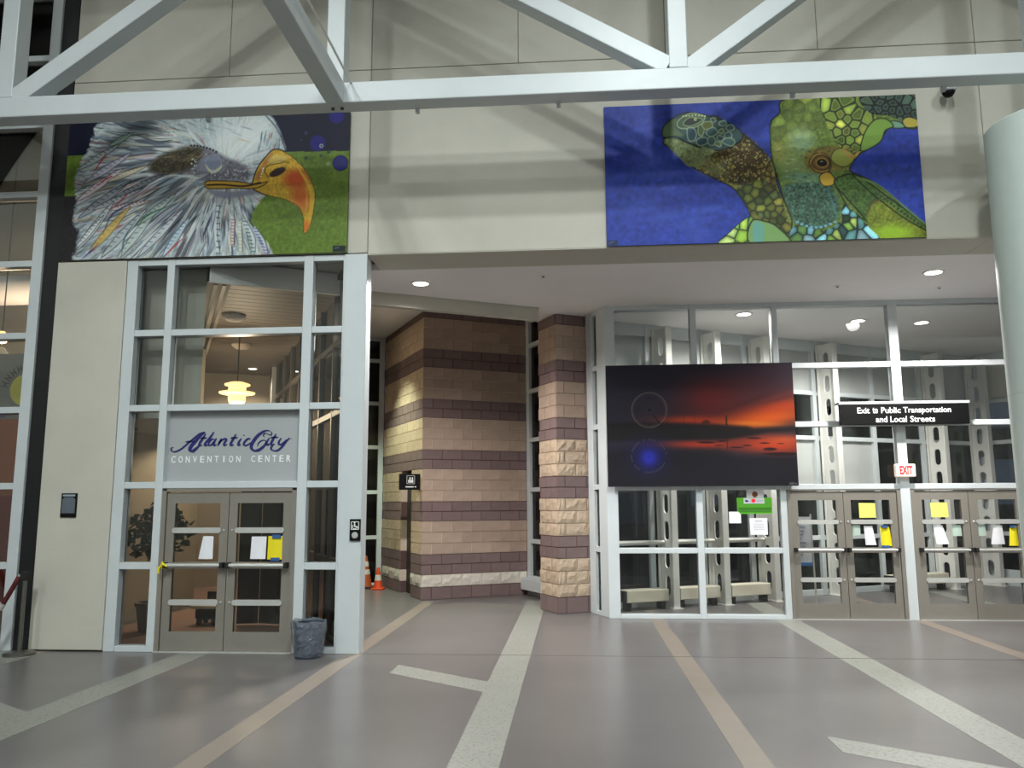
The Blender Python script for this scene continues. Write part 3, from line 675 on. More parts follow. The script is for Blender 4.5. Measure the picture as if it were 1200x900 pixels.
# ------------------------------------------------------------------ painted prints (vertex-coloured grids)
class Canvas:
    """a print seen in the photograph; every draw call takes points in photo pixels on its corner quad"""
    def __init__(s, tl, trr, br, bl, nx, ny):
        s.nx, s.ny = nx, ny
        u, v = np.meshgrid(np.linspace(0, 1, nx), np.linspace(0, 1, ny)); s.u, s.v = u, v
        c = lambda k: (1-u)*(1-v)*tl[k]+u*(1-v)*trr[k]+u*v*br[k]+(1-u)*v*bl[k]
        s.X, s.Y = c(0), c(1); s.C = np.zeros((ny, nx, 3)); s.rng = np.random.RandomState(5); s.mask = None
    def win(s, x0, x1, y0, y1):
        m = (s.X >= x0) & (s.X <= x1) & (s.Y >= y0) & (s.Y <= y1)
        r = np.where(m.any(1))[0]; c = np.where(m.any(0))[0]
        if len(r) == 0 or len(c) == 0: return None
        return (slice(r[0], r[-1]+1), slice(c[0], c[-1]+1))
    def blend(s, sl, a, col):
        a = np.clip(a, 0, 1)[..., None]; a = a if s.mask is None else a*s.mask[sl][..., None]; s.C[sl] = s.C[sl]*(1-a)+np.asarray(col, float)*a
    @staticmethod
    def smooth(p, n=6, closed=False):
        p = np.array(p, float)
        if len(p) < 3: return p
        q = np.vstack([p[-1], p, p[0], p[1]]) if closed else np.vstack([2*p[0]-p[1], p, 2*p[-1]-p[-2]])
        out = []
        for i in range(1, len(q)-2):
            for t in np.linspace(0, 1, n, endpoint=False):
                out.append(.5*((2*q[i])+(-q[i-1]+q[i+1])*t+(2*q[i-1]-5*q[i]+4*q[i+1]-q[i+2])*t*t+(-q[i-1]+3*q[i]-3*q[i+1]+q[i+2])*t**3))
        if not closed: out.append(p[-1])
        return np.array(out)
    def seg_dist(s, sl, p, closed=False):
        X, Y = s.X[sl], s.Y[sl]; d = np.full(X.shape, 1e9); tt = np.zeros(X.shape); n = len(p); m = n if closed else n-1
        for i in range(m):
            a, b = p[i], p[(i+1) % n]; e = b-a; L2 = max(e@e, 1e-9)
            t = np.clip(((X-a[0])*e[0]+(Y-a[1])*e[1])/L2, 0, 1); q = np.hypot(X-a[0]-t*e[0], Y-a[1]-t*e[1])
            k = q < d; d[k] = q[k]; tt[k] = ((i+t)/m)[k]
        return d, tt
    def inside(s, sl, p):
        X, Y = s.X[sl], s.Y[sl]; r = np.zeros(X.shape, bool); n = len(p)
        for i in range(n):
            (x0, y0), (x1, y1) = p[i], p[(i+1) % n]
            if y0 == y1: continue
            k = ((y0 > Y) != (y1 > Y)) & (X < (x1-x0)*(Y-y0)/(y1-y0)+x0); r ^= k
        return r
    def poly(s, p, col, alpha=1, soft=.7, sm=True, line=None, lw=1.0, tex=0):
        p = s.smooth(p, 5, True) if sm else np.array(p, float)
        sl = s.win(p[:, 0].min()-soft-2, p[:, 0].max()+soft+2, p[:, 1].min()-soft-2, p[:, 1].max()+soft+2)
        if sl is None: return None
        ins = s.inside(sl, p); d, _ = s.seg_dist(sl, p, True); sd = np.where(ins, d, -d); a = np.clip(.5+sd/(2*soft), 0, 1)
        c = np.asarray(col, float)
        if tex: c = c[None, None, :]*(1+tex*s.noise(sl)[..., None])
        s.blend(sl, a*alpha, c)
        if line is not None: s.blend(sl, np.clip(lw/2+.5-d, 0, 1), line)
        return sl, a
    def noise(s, sl, k=2):
        X = s.X[sl]; n = s.rng.randn(*X.shape)
        for _ in range(k): n = (n+np.roll(n, 1, 0)+np.roll(n, 1, 1)+np.roll(n, -1, 0)+np.roll(n, -1, 1))/5
        return n/max(n.std(), 1e-9)
    def stroke(s, p, w, col, alpha=1, taper=False, sm=True):
        p = s.smooth(p, 5) if sm else np.array(p, float)
        sl = s.win(p[:, 0].min()-w-1, p[:, 0].max()+w+1, p[:, 1].min()-w-1, p[:, 1].max()+w+1)
        if sl is None: return
        d, t = s.seg_dist(sl, p); ww = w/2*(np.sin(np.pi*np.clip(t, .02, .98))**.7 if taper else 1)
        s.blend(sl, np.clip(ww+.45-d, 0, 1)*alpha, col)
    def blob(s, x, y, rx, ry, col, alpha=1, soft=.5, rot=0):
        R = max(rx, ry)*(1+soft)+1; sl = s.win(x-R, x+R, y-R, y+R)
        if sl is None: return
        X, Y = s.X[sl]-x, s.Y[sl]-y; c, n = math.cos(rot), math.sin(rot)
        r = np.hypot((X*c+Y*n)/rx, (-X*n+Y*c)/ry); s.blend(sl, np.clip((1+soft/2-r)/max(soft, .02), 0, 1)*alpha, col)
    def ring(s, x, y, r, w, col, alpha=1):
        sl = s.win(x-r-w-1, x+r+w+1, y-r-w-1, y+r+w+1)
        if sl is None: return
        d = np.abs(np.hypot(s.X[sl]-x, s.Y[sl]-y)-r); s.blend(sl, np.clip(w/2+.5-d, 0, 1)*alpha, col)
    def cells(s, p, n, cols, edge, w, alpha=1, seed=0, inner=None, jit=14, stretch=(1, 1)):
        """irregular scales filling polygon p"""
        rg = np.random.RandomState(seed); p = s.smooth(p, 5, True)
        sl = s.win(p[:, 0].min(), p[:, 0].max(), p[:, 1].min(), p[:, 1].max())
        if sl is None: return
        X, Y = s.X[sl]/stretch[0], s.Y[sl]/stretch[1]; ins = s.inside(sl, p)
        sx = rg.uniform(X.min(), X.max(), n); sy = rg.uniform(Y.min(), Y.max(), n)
        # one relaxation by pushing seeds apart
        for _ in range(30):
            dx = sx[:, None]-sx[None]; dy = sy[:, None]-sy[None]; dd = dx**2+dy**2+np.eye(n)*1e9
            j = dd.argmin(1); L = np.sqrt(dd[np.arange(n), j])+1e-6; k = .35
            sx += dx[np.arange(n), j]/L*k; sy += dy[np.arange(n), j]/L*k
        D = np.full(X.shape, 1e9); D2 = D.copy(); I = np.zeros(X.shape, int)
        for i in range(n):
            d = np.hypot(X-sx[i], Y-sy[i]); c1 = d < D
            D2 = np.where(c1, D, np.minimum(D2, d)); I = np.where(c1, i, I); D = np.where(c1, d, D)
        cc = np.array(cols, float)[rg.randint(0, len(cols), n)]*(1+.25*rg.randn(n))[:, None]
        e = (D2-D)/2; c = np.clip(cc, 0, 255)[I]*(.72+.34*np.clip(e/4, 0, 1))[..., None]
        s.blend(sl, ins*alpha, c)
        if inner is not None: s.blend(sl, ins*np.clip(1-np.abs(e-w-.8)/.9, 0, 1)*alpha*.8, inner)
        s.blend(sl, ins*np.clip((w-e)/.8+.4, 0, 1)*alpha, edge)
    def mesh(s, name, F, a0, a1, c0, c1, mats, gain=1.0):
        me = bpy.data.meshes.new(name); nx, ny = s.nx, s.ny
        o = F.o; P = np.zeros((ny, nx, 3)); A = a0+(a1-a0)*s.u; Cc = c1+(c0-c1)*s.v
        for k in range(3): P[..., k] = (o[k]+F.ex[k]*A+F.ez[k]*Cc)*S
        me.vertices.add(nx*ny); me.vertices.foreach_set('co', P.reshape(-1))
        i = np.arange(nx*ny).reshape(ny, nx); q = np.stack([i[1:, :-1], i[1:, 1:], i[:-1, 1:], i[:-1, :-1]], -1).reshape(-1, 4)
        me.loops.add(q.size); me.loops.foreach_set('vertex_index', q.reshape(-1))
        me.polygons.add(len(q)); me.polygons.foreach_set('loop_start', np.arange(0, q.size, 4)); me.polygons.foreach_set('loop_total', np.full(len(q), 4))
        at = me.color_attributes.new('Col', 'FLOAT_COLOR', 'POINT')
        c = np.clip(s.C, 0, 255)/255; L = np.where(c <= .04045, c/12.92, ((c+.055)/1.055)**2.4)*gain
        L = np.clip(L, 0, .92); at.data.foreach_set('color', np.concatenate([L, np.ones((ny, nx, 1))], -1).reshape(-1).astype(np.float32))
        me.materials.append(mats); me.update(calc_edges=True); me.validate(); return me
m_print = colattr('printed_panel', .5, spec=.22)
def print_panel(name, label, cat, cv, x0, x1, z0, z1, y, th, gain, partname='print', edge=None, mt=None):
    r = root(name, ((x0+x1)/2, y, z0), label, cat)
    part(r, 'backing_board', Bx(x0, x1, y-th, y, z0, z1), edge or m_black)
    org = ORG[r.name]
    me = cv.mesh(partname, Fr(Vector((0, y-th-.003, 0))-org), x0, x1, z0, z1, mt or m_print, gain)
    o = bpy.data.objects.new(partname, me); COL.objects.link(o); o.parent = r; ORG[o.name] = org
    return r

# ---- eagle
def eagle():
    c = Canvas((73.5, 145), (411, 135), (408.5, 295.6), (64.5, 303.5), 440, 212); rg = np.random.RandomState(11)
    L = lambda *p: [(60+a*.2, 130+b*.2) for a, b in p]; R = lambda *p: [(220+a*.2, 130+b*.2) for a, b in p]
    # background bands
    yh = 183 - (c.X-60)*.008
    c.C[:] = np.where((c.Y < yh)[..., None], np.array((16, 20, 44.)), np.array((98, 122, 44.)))
    k = (c.X < 160) & (c.Y > 231-(c.X-60)*.06); c.C[k] = (40, 37, 40)
    sl = (slice(None), slice(None)); c.C *= (1+.05*c.noise(sl, 4))[..., None]
    for x, y, r in ((875, 45, 46), (765, 205, 46), (900, 322, 44)): c.blob(220+x*.2, 130+y*.2, r*.2, r*.2, (34, 28, 126), .9, .25)
    c.blob(220+900*.2, 130+322*.2, 4, 4, (40, 48, 96), .8, .3); c.ring(220+900*.2, 130+322*.2, 8.6, 1, (20, 24, 70))
    for x, y, r in ((695, 145, 2.2), (695, 290, 2), (785, 278, 1.8), (828, 325, 1.5), (668, 186, 1.2), (787, 221, 2.2), (830, 258, 2)):
        c.blob(220+x*.2, 130+y*.2, r, r, (50, 60, 90) if y < 250 else (44, 70, 60), .9, .2)
    c.ring(220+787*.2, 130+221*.2, 1.8, .9, (190, 195, 190)); c.ring(220+828*.2, 130+325*.2, 1.4, .9, (190, 200, 150))
    # head mass
    head = L((290, 60), (215, 180), (130, 330), (105, 420), (118, 480), (118, 545), (105, 660), (140, 700), (125, 810), (160, 880)) + R((0, 870), (250, 870), (505, 860), (440, 740), (360, 640), (425, 540), (470, 490), (440, 420), (450, 320), (510, 240), (576, 245), (560, 180), (530, 110), (455, 30), (200, 20))
    c.poly(head, (178, 188, 190), soft=1.2, tex=.05)
    hm = np.zeros(c.X.shape, bool); p = c.smooth(head, 5, True); hm = c.inside(sl, p)
    keep = c.C.copy()
    # feathers flow away from the face
    fx, fy = 262, 205
    def flow(x, y):
        a = math.atan2((y-fy)*1.15+6, x-fx)
        if x < 235: a = math.atan2((y-fy)*.75+22, x-fx)
        return a
    pal = [(226, 232, 232), (205, 214, 216), (176, 188, 194), (150, 164, 174), (120, 132, 144), (232, 234, 226), (168, 186, 200), (196, 190, 200), (90, 100, 112), (104, 112, 118), (130, 140, 146), (210, 214, 200)]
    acc = [(34, 44, 88), (150, 40, 48), (44, 84, 66), (196, 150, 60), (84, 70, 130), (40, 44, 56), (70, 110, 150), (176, 92, 60), (24, 28, 36)]
    for i in range(1500):
        x, y = rg.uniform(66, 345), rg.uniform(136, 304)
        if (x > 300 and y < 250): continue
        a = flow(x, y)+rg.randn()*.12; ln = rg.uniform(10, 34); cur = rg.uniform(-.1, .25)
        p1 = (x+math.cos(a)*ln*.5, y+math.sin(a)*ln*.5+cur*4); p2 = (x+math.cos(a+cur)*ln, y+math.sin(a+cur)*ln)
        col = pal[rg.randint(len(pal))] if rg.rand() < .76 else acc[rg.randint(len(acc))]
        c.stroke([(x, y), p1, p2], rg.uniform(1.2, 4.2) if col in pal else rg.uniform(.8, 1.6), col, rg.uniform(.35, .8), True)
    for i in range(210):
        ang = rg.uniform(1.75, 4.15); rr_ = rg.uniform(26, 120); x, y = fx-8+math.cos(ang)*rr_*1.15, fy+math.sin(ang)*rr_*.62
        if y < 150 and x > 230: continue
        a = flow(x, y)+rg.randn()*.07; ln = rg.uniform(26, 58); cur = rg.uniform(.05, .3)*(1 if y > 190 else -.6)
        q1_ = (x+math.cos(a)*ln*.5, y+math.sin(a)*ln*.5-cur*5); q2_ = (x+math.cos(a)*ln, y+math.sin(a)*ln+cur*6)
        wd_ = rg.uniform(2.6, 5.2); col = pal[rg.randint(len(pal))]
        c.stroke([(x, y+wd_*.45), (q1_[0], q1_[1]+wd_*.5), (q2_[0], q2_[1]+.6)], wd_*.8, [(52, 58, 70), (70, 78, 92), (44, 50, 56), (92, 84, 78)][rg.randint(4)], .6, True)
        c.stroke([(x, y), q1_, q2_], wd_, col, .8, True)
        if rg.rand() < .35: c.stroke([(x, y), q1_, q2_], .9, acc[rg.randint(len(acc))], .8, True)
    # big outer feathers with barbs
    for i, (x0, y0, x1, y1, wd, col, bc) in enumerate((
        (135, 170, 84, 200, 7, (190, 200, 202), (40, 50, 60)), (150, 180, 92, 216, 8, (196, 190, 206), (60, 60, 110)), (140, 198, 84, 236, 8, (206, 198, 206), (150, 40, 48)),
        (150, 212, 86, 256, 9, (140, 146, 154), (30, 32, 40)), (165, 222, 104, 246, 7, (176, 180, 186), (40, 40, 50)), (130, 236, 86, 292, 9, (190, 196, 196), (40, 50, 60)),
        (175, 236, 124, 246, 6, (210, 206, 204), (140, 36, 44)), (150, 242, 100, 296, 9, (206, 176, 96), (180, 110, 40)), (170, 245, 116, 300, 9, (186, 194, 196), (60, 64, 80)),
        (186, 240, 134, 304, 9, (196, 206, 204), (44, 90, 70)), (205, 228, 158, 264, 8, (180, 192, 188), (40, 84, 62)), (215, 245, 160, 300, 8, (206, 214, 216), (70, 80, 140)),
        (170, 195, 120, 214, 6, (212, 206, 190), (190, 150, 60)), (152, 156, 122, 172, 6, (170, 190, 180), (40, 90, 66)), (190, 205, 130, 232, 6, (130, 136, 146), (30, 30, 40)),
        (118, 252, 84, 290, 6, (220, 224, 224), (60, 60, 80)), (222, 255, 190, 300, 8, (200, 216, 224), (60, 90, 150)))):
        d = np.array((x1-x0, y1-y0), float); n = np.array((-d[1], d[0]))/np.hypot(*d)
        mid = np.array((x0, y0))+d*.55
        c.poly([(x0, y0), tuple(mid+n*wd*.5), (x1, y1), tuple(mid-n*wd*.5)], col, .85, .8, line=tuple(v*.45 for v in bc), lw=.45)
        for k in range(8):
            q = np.array((x0, y0))+d*(.15+.09*k); c.stroke([tuple(q), tuple(q+n*wd*.33+d*.03)], .9, bc, .8, sm=False)
    for pts, col in ((((215, 370), (270, 290), (300, 245)), (170, 34, 44)), (((230, 450), (300, 400), (340, 385)), (150, 40, 52)), (((320, 590), (400, 520), (440, 480)), (156, 44, 50)),
                     (((285, 720), (330, 620), (400, 570), (560, 500)), (30, 44, 84)), (((500, 670), (560, 610), (740, 540)), (36, 96, 60)), (((160, 860), (210, 820), (265, 770)), (66, 40, 140)),
                     (((640, 770), (700, 690), (770, 620)), (26, 26, 32)), (((360, 470), (450, 420), (550, 390)), (30, 32, 42)), (((400, 850), (420, 740), (480, 650)), (50, 90, 100)), (((660, 850), (720, 790), (780, 740)), (190, 60, 60))):
        c.stroke(L(*pts), 1.8, col, .9, True)
    # white crown
    c.blob(272, 165, 26, 24, (232, 238, 236), .8, .9); c.blob(300, 155, 20, 22, (226, 234, 232), .7, .9); c.blob(240, 150, 26, 12, (186, 200, 200), .5, 1)
    for i in range(22):
        x = rg.uniform(205, 300); y = rg.uniform(138, 175); a = 2.6+rg.randn()*.15
        c.stroke([(x, y), (x+math.cos(a)*18, y-math.sin(a)*10)], rg.uniform(.7, 1.6), pal[rg.randint(len(pal))] if rg.rand() < .75 else acc[rg.randint(len(acc))], .5, True)
    for i in range(26):
        x = 300+rg.rand()*32; y = 160+(x-300)*.2+rg.rand()*24; c.stroke([(x, y), (x+2, y-8-rg.rand()*6)], .9, acc[rg.randint(len(acc))], .7, True)
    c.stroke(R((455, 40), (510, 100), (550, 170), (575, 245)), 1.6, (60, 80, 100), .9)
    # dark patch around the eye
    c.poly(L((590, 300), (700, 250), (830, 225)) + R((110, 225), (230, 285), (330, 330), (370, 390), (330, 420), (200, 415), (100, 420), (0, 375)) + L((720, 365), (600, 365)), (104, 102, 112), .92, 2.5, tex=.1)
    c.poly(L((560, 320), (680, 245), (860, 215), (850, 310), (740, 370), (590, 372)), (58, 52, 36), .9, 3, tex=.2)
    for i in range(16): x = rg.uniform(178, 228); c.stroke([(x, 196-rg.rand()*14), (x+14, 186-rg.rand()*8)], 1.5, [(98, 84, 46), (40, 36, 26), (120, 108, 70)][rg.randint(3)], .7, True)
    c.blob(228+18, 196, 15, 8.5, (124, 128, 146), .9, .6); c.blob(249, 194, 9.5, 9.5, (120, 126, 146), 1, .3)
    c.stroke(R((100, 320), (120, 355), (155, 365), (190, 340), (195, 325)), 3.4, (206, 206, 160), .95, True); c.ring(249, 193, 9.6, .8, (150, 156, 172), .8)
    for i in range(9): c.blob(220+(10+i*19)*.2, 130+(212+i*i*.6)*.2, 1.5, 1.5, (20, 22, 28), 1, .3); c.ring(220+(10+i*19)*.2, 130+(212+i*i*.6)*.2, 1.6, .5, (190, 196, 196), .6)
    for i in range(46): c.blob(rg.uniform(246, 296), rg.uniform(201, 212), .7, .7, (196, 202, 214), .9, .3)
    for i in range(14): c.blob(222+rg.rand()*12, 186+rg.rand()*22, .8, .8, (200, 205, 200), .9, .3)
    for i in range(14): x = 190+i*2.6; c.stroke([(x+20, 205+rg.rand()*6), (x, 206+rg.rand()*9)], 1.2, (214, 224, 226), .7, True)
    # throat
    c.poly(R((120, 470), (250, 480), (400, 470), (430, 490), (300, 512), (180, 515)), (130, 132, 150), .9, 1.5)
    for i in range(70):
        x = rg.uniform(225, 305); y = rg.uniform(236, 262); a = math.pi/2+(262-x)*.018+rg.randn()*.1; ln = rg.uniform(8, 26)
        c.stroke([(x, y), (x+math.cos(a)*ln, y+math.sin(a)*ln)], rg.uniform(.9, 2), [(28, 30, 44), (196, 204, 212), (60, 66, 110), (214, 220, 220), (90, 104, 120), (40, 60, 60)][rg.randint(6)], .8, True)
    for pts, col in ((((270, 640), (268, 780)), (190, 80, 46)), (((310, 660), (320, 820)), (196, 176, 70)), (((340, 650), (390, 740), (395, 820)), (36, 80, 60)), (((400, 690), (450, 760), (470, 830)), (70, 70, 170)), (((180, 560), (165, 700), (185, 830)), (40, 44, 70))):
        p = np.array(R(*pts)); c.stroke(p, 3.4, (206, 214, 218), .9)
        for k in range(9):
            q = p[0]+(p[-1]-p[0])*k/8; c.stroke([q+(-2, 0), q+(2, .6)], 1.1, col, .9, sm=False)
        c.stroke(p+(2.2, 0), .8, (30, 34, 50), .8)
    for k in range(4): c.stroke(R((75+k*14, 690), (85+k*12, 775)), 1.2, (52, 40, 70), .9, True)
    # beak
    bk = R((512, 238), (590, 264), (675, 335), (735, 430), (756, 510), (742, 630), (718, 700), (688, 722), (684, 640), (655, 572), (570, 528), (470, 505), (380, 462), (385, 420), (408, 350), (455, 285))
    c.poly(bk, (198, 158, 50), 1, .8, line=(40, 34, 22), lw=1.4, tex=.06)
    c.blob(220+640*.2, 130+410*.2, 14, 10, (186, 70, 34), .9, 1); c.blob(220+668*.2, 130+510*.2, 10, 14, (196, 92, 40), .85, 1, -.3)
    c.stroke(R((640, 330), (705, 430), (735, 520), (725, 620), (705, 690)), 5, (220, 178, 60), .9, True); c.blob(220+706*.2, 130+680*.2, 4, 7, (206, 110, 34), .8, .8)
    c.stroke(R((700, 450), (705, 560), (690, 620)), 2.4, (226, 160, 70), .7, True); c.poly(R((500, 255), (455, 300), (410, 370), (400, 415), (430, 410), (450, 340), (490, 300)), (168, 112, 62), .85, 1)
    c.stroke(R((480, 320), (540, 305), (600, 320)), 1.3, (50, 40, 26), .9, True); c.blob(220+530*.2, 130+370*.2, 10.5, 4.2, (52, 36, 34), 1, .25, -.42)
    c.stroke(R((476, 400), (455, 370), (470, 335), (560, 315)), 1.2, (60, 46, 24), .9); c.poly(R((470, 300), (520, 270), (590, 285), (560, 310), (500, 318)), (206, 186, 110), .7, 1.2)
    for k in range(4): c.blob(220+432*.2+k*.8, 130+(395-k*15)*.2, 1, 1, (230, 224, 200), 1, .2)
    c.poly(R((98, 430), (130, 418), (240, 420), (330, 428), (400, 440), (470, 425), (440, 450), (380, 465), (280, 462), (120, 462)), (190, 148, 52), 1, .7, line=(40, 30, 18), lw=1)
    c.stroke(R((110, 442), (200, 440), (330, 450), (430, 430)), 1.9, (36, 24, 18), 1)
    c.poly([(392, 288.5), (407, 288.2), (407, 295), (392, 295.3)], (28, 34, 40), 1, .4, sm=False); c.stroke([(394, 291), (399, 290.6)], .8, (150, 160, 165), .8)
    # keep the background outside the head except at beak, outer feather tips
    tipm = c.inside(sl, c.smooth(bk, 5, True)); d, _ = c.seg_dist(sl, c.smooth(head, 5, True)[::3], True)
    ok = hm | tipm | (d < 2.0) | ((c.X > 290) & (c.Y > 180) & (c.X < 375) & (np.abs(c.C-keep).sum(-1) > 0) & tipm) | (c.X > 391) & (c.Y > 287)
    c.C = np.where(ok[..., None], c.C, keep)
    return c
print_panel('eagle_mural', 'printed eagle head mural with yellow hooked beak on the beige wall', 'mural', eagle(), -6.05, -2.575, 4.475, 6.195, YA-.012, .02, 1.0)

# ---- turtles
def turtle():
    c = Canvas((708.3, 127), (1072, 112.5), (1083.3, 279), (710.4, 290.4), 470, 214); rg = np.random.RandomState(3)
    L = lambda *p: [(700+a*.2056, 110+b*.2056) for a, b in p]; R = lambda *p: [(880+a*.2112, 105+b*.2112) for a, b in p]
    sl = (slice(None), slice(None))
    c.C[:] = (40, 58, 146)
    n = c.noise(sl, 9); c.C *= (1+.30*n/ max(n.std(), 1e-6)*.18)[..., None]
    for i in range(30): c.blob(rg.uniform(708, 930), rg.uniform(120, 290), rg.uniform(8, 30), rg.uniform(3, 8), [(70, 98, 190), (34, 50, 136), (88, 100, 196)][rg.randint(3)], .25, 1, -.2)
    for i in range(14): c.blob(rg.uniform(1010, 1080), rg.uniform(160, 240), 12, 3, (30, 50, 150), .3, 1, -.3)
    ol = (20, 24, 16)
    # first turtle: neck then head
    neck = L((640, 140), (740, 170), (820, 220), (900, 300), (973, 360)) + R((60, 340), (130, 420), (160, 560), (220, 700), (250, 860), (0, 860)) + L((890, 860), (885, 720), (850, 640), (790, 555), (690, 500), (590, 450), (500, 390), (430, 320), (395, 275))
    c.poly(neck, (112, 112, 52), 1, .8, line=ol, lw=1.4, tex=.12)
    c.cells(L((560, 330), (690, 250), (820, 220), (973, 350)) + R((120, 430), (150, 560), (60, 540)) + L((900, 540), (760, 520), (600, 450)), 260, [(96, 74, 44), (126, 112, 56), (70, 58, 36), (146, 128, 66), (110, 92, 50)], (44, 36, 20), .7, .75, 2)
    c.cells(L((800, 560), (930, 500), (973, 520)) + R((60, 540), (150, 560), (200, 700), (240, 830), (120, 780), (30, 700)) + L((890, 720), (850, 640)), 70, [(108, 116, 44), (84, 96, 40), (132, 128, 56), (70, 84, 50)], (34, 40, 20), .8, .85, 4)
    c.blob(833, 197, 22, 10, (150, 158, 104), .55, 1, .35); c.blob(812, 185, 20, 8, (190, 200, 150), .5, 1, .5); c.blob(880, 190, 16, 12, (74, 52, 34), .5, 1)
    c.mask = c.inside(sl, c.smooth(neck, 5, True)).astype(float)
    for i in range(260): c.blob(rg.uniform(800, 905), rg.uniform(165, 215), .9, .9, [(196, 190, 120), (206, 170, 90), (64, 44, 28), (180, 190, 140), (40, 30, 18)][rg.randint(5)], .75, .3)
    c.mask = None
    c.C = np.where(c.inside(sl, c.smooth(neck, 5, True))[..., None], c.C, np.where((c.seg_dist(sl, c.smooth(neck, 5, True)[::2], True)[0] < .9)[..., None], np.array(ol, float), c.C))
    headp = L((378, 250), (385, 200), (430, 155), (500, 120), (580, 120), (680, 148), (770, 185), (830, 225), (835, 270), (760, 320), (680, 335), (600, 315), (520, 290), (400, 262))
    # restore water that the neck dots may have touched is already handled above
    c.poly(headp, (60, 82, 84), 1, .8, line=ol, lw=1.3)
    c.poly(L((395, 265), (460, 270), (560, 300), (680, 335), (620, 380), (540, 430), (480, 380), (410, 310)), (128, 140, 96), 1, 1, tex=.1)
    c.stroke(L((385, 268), (450, 255), (520, 290), (600, 318)), 1.8, (18, 26, 22), 1)
    c.poly(L((385, 235), (395, 195), (430, 165), (470, 150), (455, 200), (500, 250), (460, 250), (400, 255)), (92, 112, 74), .9, 1.2)
    c.poly(L((465, 190), (480, 155), (540, 122), (600, 128), (625, 145), (600, 185), (550, 205), (490, 208)), (76, 96, 74), 1, .7, line=(176, 190, 140), lw=1)
    c.poly(L((500, 180), (540, 145), (610, 155), (570, 185), (530, 195)), (44, 52, 48), 1, .6, line=(150, 168, 124), lw=.9); c.blob(700+570*.2056, 110+155*.2056, 2, 2, (150, 160, 110), 1, .3)
    for x, y, rx, ry in ((547, 243, 33, 36), (600, 215, 20, 34), (640, 190, 30, 24), (607, 285, 33, 26), (665, 232, 32, 24), (662, 280, 22, 26), (710, 265, 19, 17), (718, 225, 16, 16), (755, 250, 22, 24), (700, 300, 20, 14), (770, 205, 24, 18), (760, 285, 34, 24), (725, 180, 22, 16), (670, 160, 16, 12)):
        cx, cy = 700+x*.2056, 110+y*.2056; pts = [(cx+rx*.2056*math.cos(t)*(1+.14*rg.randn()), cy+ry*.2056*math.sin(t)*(1+.14*rg.randn())) for t in np.linspace(0, 6.28, 7)[:-1]]
        c.poly(pts, [(70, 100, 100), (92, 112, 80), (58, 84, 92), (110, 120, 70)][rg.randint(4)], 1, .6, line=(166, 184, 146), lw=1.0)
    for i in range(8): c.blob(700+(500+i*18)*.2056, 110+(150-abs(i-4)*-1.5-18)*.2056, .9, .9, (196, 206, 150), 1, .3)
    # shell piece bottom centre
    shell = L((695, 870), (760, 800), (830, 740), (890, 720), (900, 870)); c.poly(shell, (140, 176, 66), 1, .7, line=ol, lw=1.4); c.cells(shell, 16, [(150, 190, 70), (176, 206, 90), (110, 160, 80), (190, 214, 130)], (36, 60, 30), .8, .9, 5)
    # second turtle body
    body = R((200, 60), (170, 140), (125, 185), (118, 280), (125, 380), (150, 480), (185, 600), (230, 720), (260, 840), (560, 850), (820, 860), (970, 860), (965, 770), (860, 690), (760, 590), (650, 510), (560, 470), (555, 440), (605, 370), (640, 350), (740, 260), (760, 225), (830, 222), (925, 215), (925, 20), (500, 20))
    c.poly(body, (92, 112, 46), 1, .8, line=ol, lw=1.5, tex=.1)
    c.cells(R((210, 60), (180, 140), (130, 190), (125, 300), (250, 330), (350, 250), (420, 150), (420, 50)), 34, [(104, 118, 52), (120, 128, 56), (92, 108, 52), (134, 136, 60)], (80, 92, 40), .5, .45, 6)
    c.cells(R((400, 40), (420, 180), (480, 300), (560, 400), (610, 350), (640, 250), (700, 150), (660, 40)), 46, [(108, 128, 50), (128, 148, 60), (86, 108, 44), (146, 150, 62)], (40, 52, 24), .9, .95, 7, inner=(150, 172, 80))
    c.cells(R((620, 35), (660, 140), (780, 160), (850, 200), (925, 200), (925, 20)), 40, [(30, 44, 40), (44, 60, 52), (24, 34, 36), (60, 78, 56)], (14, 20, 18), .9, .95, 8, inner=(84, 110, 96))
    c.poly(R((840, 185), (870, 165), (920, 180), (925, 215), (860, 222)), (176, 160, 66), .95, .8, line=ol); c.poly(R((760, 190), (820, 190), (850, 222), (790, 225)), (110, 150, 130), .9, .8, line=ol)
    c.poly(R((610, 340), (640, 240), (690, 180), (750, 175), (790, 215), (745, 240), (720, 300), (640, 350)), (112, 146, 60), 1, .8, line=ol, lw=1.2)
    for x, y, rx, ry, cl in ((290, 300, 70, 70, (150, 178, 150)), (250, 430, 100, 46, (146, 170, 120)), (200, 380, 60, 60, (150, 160, 90)), (310, 500, 110, 30, (120, 160, 150)), (160, 350, 30, 50, (160, 150, 70))):
        c.blob(880+x*.2112, 105+y*.2112, rx*.2112, ry*.2112, cl, .6, 1)
    chin = R((185, 560), (260, 530), (420, 530), (480, 600), (490, 700), (400, 780), (280, 770), (220, 690)); c.poly(chin, (58, 86, 72), .95, 2, tex=.2)
    for i in range(90): x, y = rg.uniform(920, 978), rg.uniform(206, 262); c.stroke([(x, y), (x+4+rg.rand()*3, y-1.5+rg.rand()*2)], 1, [(30, 50, 44), (96, 124, 104), (40, 62, 60)][rg.randint(3)], .7, True)
    for i in range(40): x, y = rg.uniform(910, 950), rg.uniform(168, 215); c.stroke([(x, y), (x+5, y+.5)], 1.2, [(60, 90, 90), (190, 206, 190), (90, 120, 70)][rg.randint(3)], .6, True)
    c.poly(R((300, 390), (340, 350), (420, 330), (500, 330), (560, 400), (545, 440), (500, 460), (450, 470), (380, 480), (320, 450)), (120, 106, 46), .9, 1.5)
